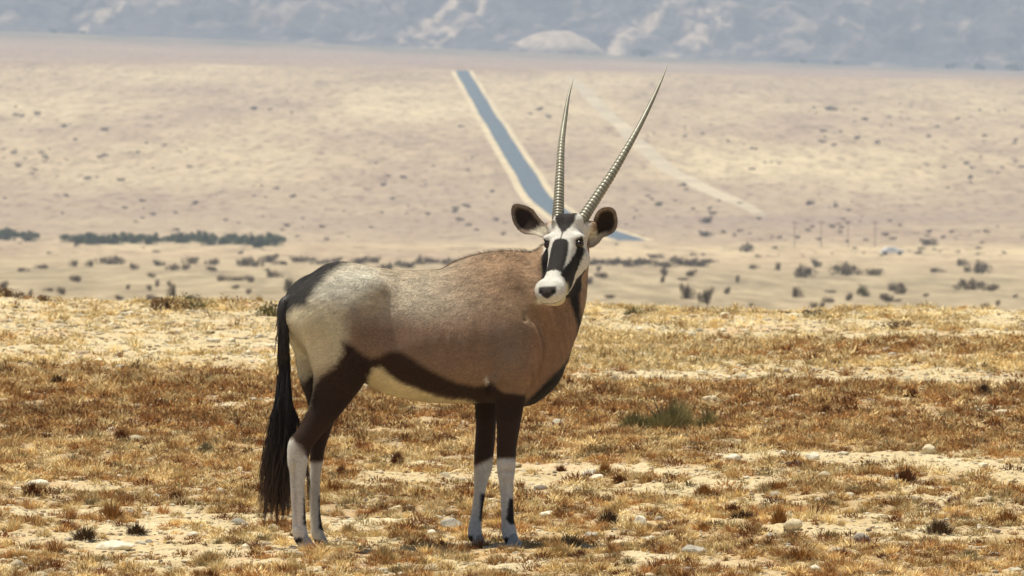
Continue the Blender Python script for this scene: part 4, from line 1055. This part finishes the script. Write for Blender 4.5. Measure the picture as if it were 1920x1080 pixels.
def ear(outl, cen, dep0, depbase, base_pt, cup):
    """cupped leaf shaped ear, opening towards the viewer"""
    O = np.array(outl, float); s = np.concatenate([[0], np.cumsum(np.hypot(*np.diff(np.vstack([O, O[:1]]), axis=0).T))])
    O2 = np.vstack([O, O[:1]]); k = 64; ss = np.linspace(0, s[-1], k, endpoint=False)
    ox, oy = np.interp(ss, s, O2[:, 0]), np.interp(ss, s, O2[:, 1])
    for _ in range(3):
        ox = (np.roll(ox, 1) + 2 * ox + np.roll(ox, -1)) / 4; oy = (np.roll(oy, 1) + 2 * oy + np.roll(oy, -1)) / 4
    V = []; C = []; rings = [0.0, .25, .45, .6, .72, .82, .9, .96, 1.0]
    def add(sh, back):
        for rr_ in sh:
            x = cen[0] + (ox - cen[0]) * rr_; y = cen[1] + (oy - cen[1]) * rr_
            prox = np.clip(np.hypot(x - base_pt[0], y - base_pt[1]) / 70, 0, 1)
            dp = depbase + (dep0 - depbase) * prox + cup * (1 - rr_ ** 2.2) + (back * (.007 + .006 * (1 - rr_)) if rr_ < 1 else back * .003)
            for i in range(k):
                V.append(PW(x[i], y[i], dp[i]))
                if back: C.append((.34, .26, .19))
                else:
                    lowr = np.clip(((y[i] - cen[1]) * .6 + (26 - np.hypot(x[i] - base_pt[0], y[i] - base_pt[1])) * .9) / 18, 0, 1)
                    inner = np.clip((.80 - rr_ - .22 * lowr) / .12, 0, 1)
                    c = np.array([.23, .17, .125]) * (1 - lowr) + np.array([.72, .66, .52]) * lowr
                    c = c * (1 - inner) + np.array([.028, .017, .012]) * inner
                    if rr_ > .93: c = c * .22 + .01 if lowr < .6 else c * .8
                    C.append(tuple(c * (.85 + .3 * r_.random())))
    add(rings, 0); add(rings[::-1], 1)
    V = np.array(V); m_ = len(rings) * 2; i = np.arange(m_ * k).reshape(m_, k); j = np.roll(i, -1, 1)
    Q = np.stack([i[:-1], j[:-1], j[1:], i[1:]], -1).reshape(-1, 4)
    # fringe of hair along the rim
    nf = 500; hi = r_.integers(0, k, nf); b0 = V[(len(rings) - 1) * k + hi]; c0 = PW(cen[0], cen[1], dep0)
    dr = (b0 - c0); dr /= np.linalg.norm(dr, axis=1)[:, None]; dr += r_.normal(0, .35, (nf, 3)); inw = r_.random(nf) < .6
    tp_ = b0 + dr * np.where(inw, -.012, .004)[:, None]; sdv = np.cross(dr, [0, 1, 0]) * .0006
    FV = np.stack([b0 - sdv, b0 + sdv, tp_], 1).reshape(-1, 3); FT = np.arange(nf * 3).reshape(-1, 3) + len(V)
    return np.concatenate([V, FV]), Q, FT, np.concatenate([np.array(C), np.tile([.34, .27, .20], (nf * 3, 1))])
ear_m = attr_mat('ear_fur', .8, (90, .8, 1.15), spec=.2)
for args in (([(1030, 430), (1022, 420), (1007, 404), (1000, 392), (985, 385), (967, 381), (960, 384), (958, 397), (961, 415), (970, 430), (982, 439), (1005, 440), (1018, 446), (1028, 446)], (984, 411), .165, .10, (1030, 438), .018),
             ([(1103, 440), (1110, 428), (1114, 408), (1118, 398), (1127, 390), (1143, 387), (1154, 393), (1158.5, 412), (1157, 427), (1150, 437), (1140, 442), (1130, 445), (1122, 457), (1112, 464), (1103, 466)], (1137, 413), .04, .11, (1104, 452), .03)):
    V, Q, FT, C = ear(*args); np_mesh('ear', V, [Q, FT], ear_m, C, oryx)

def uvs(c, r, mat, name, kx=20):
    th = np.linspace(0, np.pi, kx); ph = np.arange(kx * 2) / (kx * 2) * 2 * np.pi
    V = np.stack([np.sin(th)[:, None] * np.cos(ph), np.sin(th)[:, None] * np.sin(ph), np.cos(th)[:, None] + 0 * ph], -1).reshape(-1, 3) * r + c
    i = np.arange(len(V)).reshape(kx, -1); j = np.roll(i, -1, 1)
    return np_mesh(name, V, [np.stack([i[:-1], i[1:], j[1:], j[:-1]], -1).reshape(-1, 4)], mat, parent=oryx)
eye_m = flat_mat('dark_eye', (.022, .011, .007), .22, .5)
for s_ in (-1, 1): uvs(hpt(.103, s_ * .066, -.024), np.array([.0185, .0185, .0165]), eye_m, 'eye')

# hooves: two claws each
hoof_m = flat_mat('hoof_horn', (.36, .35, .34), .5, .4, nz=(70, .7, 1.2))
for hx_, hy_, v_, ln_ in ((575, 1033, -.125, 24), (606, 1033, .125, 20), (960, 1033, -.115, 26), (897, 1031, .115, 22)):
    base_ = PB(hx_, 1010, v_); u0, v0 = base_[0], base_[1]; V = []; Q = []
    for s_ in (-1, 1):
        b0 = len(V); L0 = ln_ * S40
        for (zz_, ua, ub_, wd_) in ((-.004, -.42, .78, 1.0), (.012, -.42, .66, .95), (.032, -.36, .36, .8), (.05, -.30, .18, .62)):
            for (uu, vv) in ((ua, -.5), (ua * .2 + ub_ * .3, -.62), (ub_ * .8, -.45), (ub_, -.05 * s_), (ub_ * .8, .45), (ua * .2 + ub_ * .3, .62), (ua, .5)):
                V.append((u0 + uu * L0, v0 + s_ * .0155 + vv * .027 * wd_, zz_))
        for a in range(3):
            for j in range(7): Q.append((b0 + a*7 + j, b0 + a*7 + (j+1) % 7, b0 + a*7 + 7 + (j+1) % 7, b0 + a*7 + 7 + j))
    o = np_mesh('hoof', V, [np.array(Q)], hoof_m, parent=oryx, smooth=False)
    o.location = (0, 0, float(ground_z(OX + to_scene(u0, v0)[0], 40 + to_scene(u0, v0)[1])))

# tail: dock and long hair in one mesh
tp = np.array([PW(a, b_, c) for a, b_, c in ((566, 566, -.10), (548, 563, -.135), (535, 568, -.165), (530, 590, -.18), (531, 630, -.185), (533, 665, -.185), (530, 700, -.18), (527, 740, -.18))])
s = np.concatenate([[0], np.cumsum(np.linalg.norm(np.diff(tp, axis=0), axis=1))]); ss = np.linspace(0, s[-1], 60)
TP = np.stack([herm(s, tp[:, i])(ss) for i in range(3)], -1)
TRd = np.interp(ss / s[-1], [0, .1, .3, .6, .85, 1], [10, 12, 11.5, 10, 8, 4]) * S40
V1, Q1 = tube(TP, TRd, 14)
C1 = np.tile([.03, .025, .024], (len(V1), 1)) * (.8 + .5 * r_.random((len(V1), 1)))
def hairs(N, seed):
    r = np.random.default_rng(seed); Vs = []; 
    st = r.random(N) ** .8
    s0 = .16 + .84 * st
    root = np.stack([np.interp(s0, ss / s[-1], TP[:, i]) for i in range(3)], -1)
    # where each strand ends: a hanging brush 60 px broad at row 800, wisps down to row 985
    g_ = r.normal(0, 1, N); lock = r.choice(13, N, p=np.array([.6, 1, .9, 1, .8, 1.2, .8, 1.2, .8, 1, .6, .5, .4]) / 10.8)
    lx = np.array([486, 494, 499, 508, 510, 519, 521, 530, 531, 540, 542, 547, 500])[lock]; lz = np.array([968, 985, 905, 978, 880, 985, 920, 982, 900, 975, 900, 860, 940])[lock]
    short = s0 < .62
    mx = 529 + g_ * 18; mx = np.clip(mx, 497, 562); my = 815 + r.normal(0, 12, N)
    ex = lx + r.normal(0, 1.2, N) + (r.random(N) < .12) * r.normal(0, 7, N); ey = lz - np.abs(r.normal(0, 26, N))
    wisp = r.random(N) < .08; ex = np.where(wisp, 484 + 10 * r.random(N), ex); mx = np.where(wisp, 505 + 5 * r.random(N), mx); ey = np.where(wisp, 880 + 30 * r.random(N), ey)
    thr = r.random(N) < .02; ex = np.where(thr, 578 + 6 * r.random(N), ex); mx = np.where(thr, 560, mx); ey = np.where(thr, 900 + 60 * r.random(N), ey)
    dep = -.18 + r.normal(0, .028, N)
    out_ = []
    for i in range(N):
        p0 = root[i] + r.normal(0, .008, 3)
        if short[i]:
            L = .05 + .07 * r.random(); p3 = p0 + np.array([r.normal(0, .008), r.normal(0, .008), -L]); p1 = p0 + (p3 - p0) * .3; p2 = p0 + (p3 - p0) * .7; wdt = .0016
        else:
            p1 = PW(530 + (mx[i] - 527) * .5, 755, dep[i]); p2 = PW(mx[i] * .62 + ex[i] * .38 + 3, my[i] + 25, dep[i]); p3 = PW(ex[i], ey[i], dep[i]); wdt = .0015
        tt = np.linspace(0, 1, 9)[:, None]; P_ = np.stack([p0, p1, p2, p3]); sg = np.array([0, .25, .5, 1.0])
        pp = np.stack([herm(sg, P_[:, k_])(tt[:, 0]) for k_ in range(3)], -1)
        pp[1:] += r.normal(0, .0012, (8, 3))
        ww_ = wdt * np.array([1, 1, 1, 1, .95, .85, .7, .45, .08])[:, None]
        an = r.random() * 6.28
        tri_ = [np.array([math.cos(an + q_), math.sin(an + q_), 0]) for q_ in (0, 2.09, 4.19)]
        out_.append(np.stack([pp + d_ * ww_ for d_ in tri_], 1).reshape(-1, 3))
    V = np.concatenate(out_); b_ = (np.arange(N) * 27)[:, None, None]
    q = []
    for a in range(8):
        for j in range(3): q.append((a*3 + j, a*3 + (j+1) % 3, a*3 + 3 + (j+1) % 3, a*3 + 3 + j))
    Q = (np.array(q)[None] + b_).reshape(-1, 4)
    fade = np.tile(np.repeat(np.linspace(0, 1, 9) ** 3, 3), N)[:, None]
    C = np.repeat(.7 + .6 * r.random((N, 1)), 27, axis=0) * (np.array([.014, .011, .010]) * (1 - fade) + np.array([.11, .065, .04]) * fade)
    return V, Q, C
V2, Q2, C2 = hairs(2600, 8)
np_mesh('tail', np.concatenate([V1, V2]), [Q1, Q2 + len(V1)], attr_mat('tail_hair', .55, spec=.25), np.concatenate([C1, C2]), oryx)


# ------------------------------------------------------------------ haze
bx = [(-6000, 6000, -60, 14500, -120, 1500, 0, 0)]
V, Q = box_mesh(bx)
m = bpy.data.materials.new('haze'); m.use_nodes = True; n = m.node_tree; n.nodes.clear()
out = n.nodes.new('ShaderNodeOutputMaterial'); pv = n.nodes.new('ShaderNodeVolumePrincipled')
pv.inputs['Color'].default_value = (.58, .74, 1.0, 1); pv.inputs['Density'].default_value = 8.5e-5
pv.inputs['Anisotropy'].default_value = 0.0
n.links.new(pv.outputs[0], out.inputs['Volume'])
hz = np_mesh('haze', V, [Q], m, smooth=False); tag(hz, kind='stuff', label='pale bluish heat haze over the plain', cat='haze')
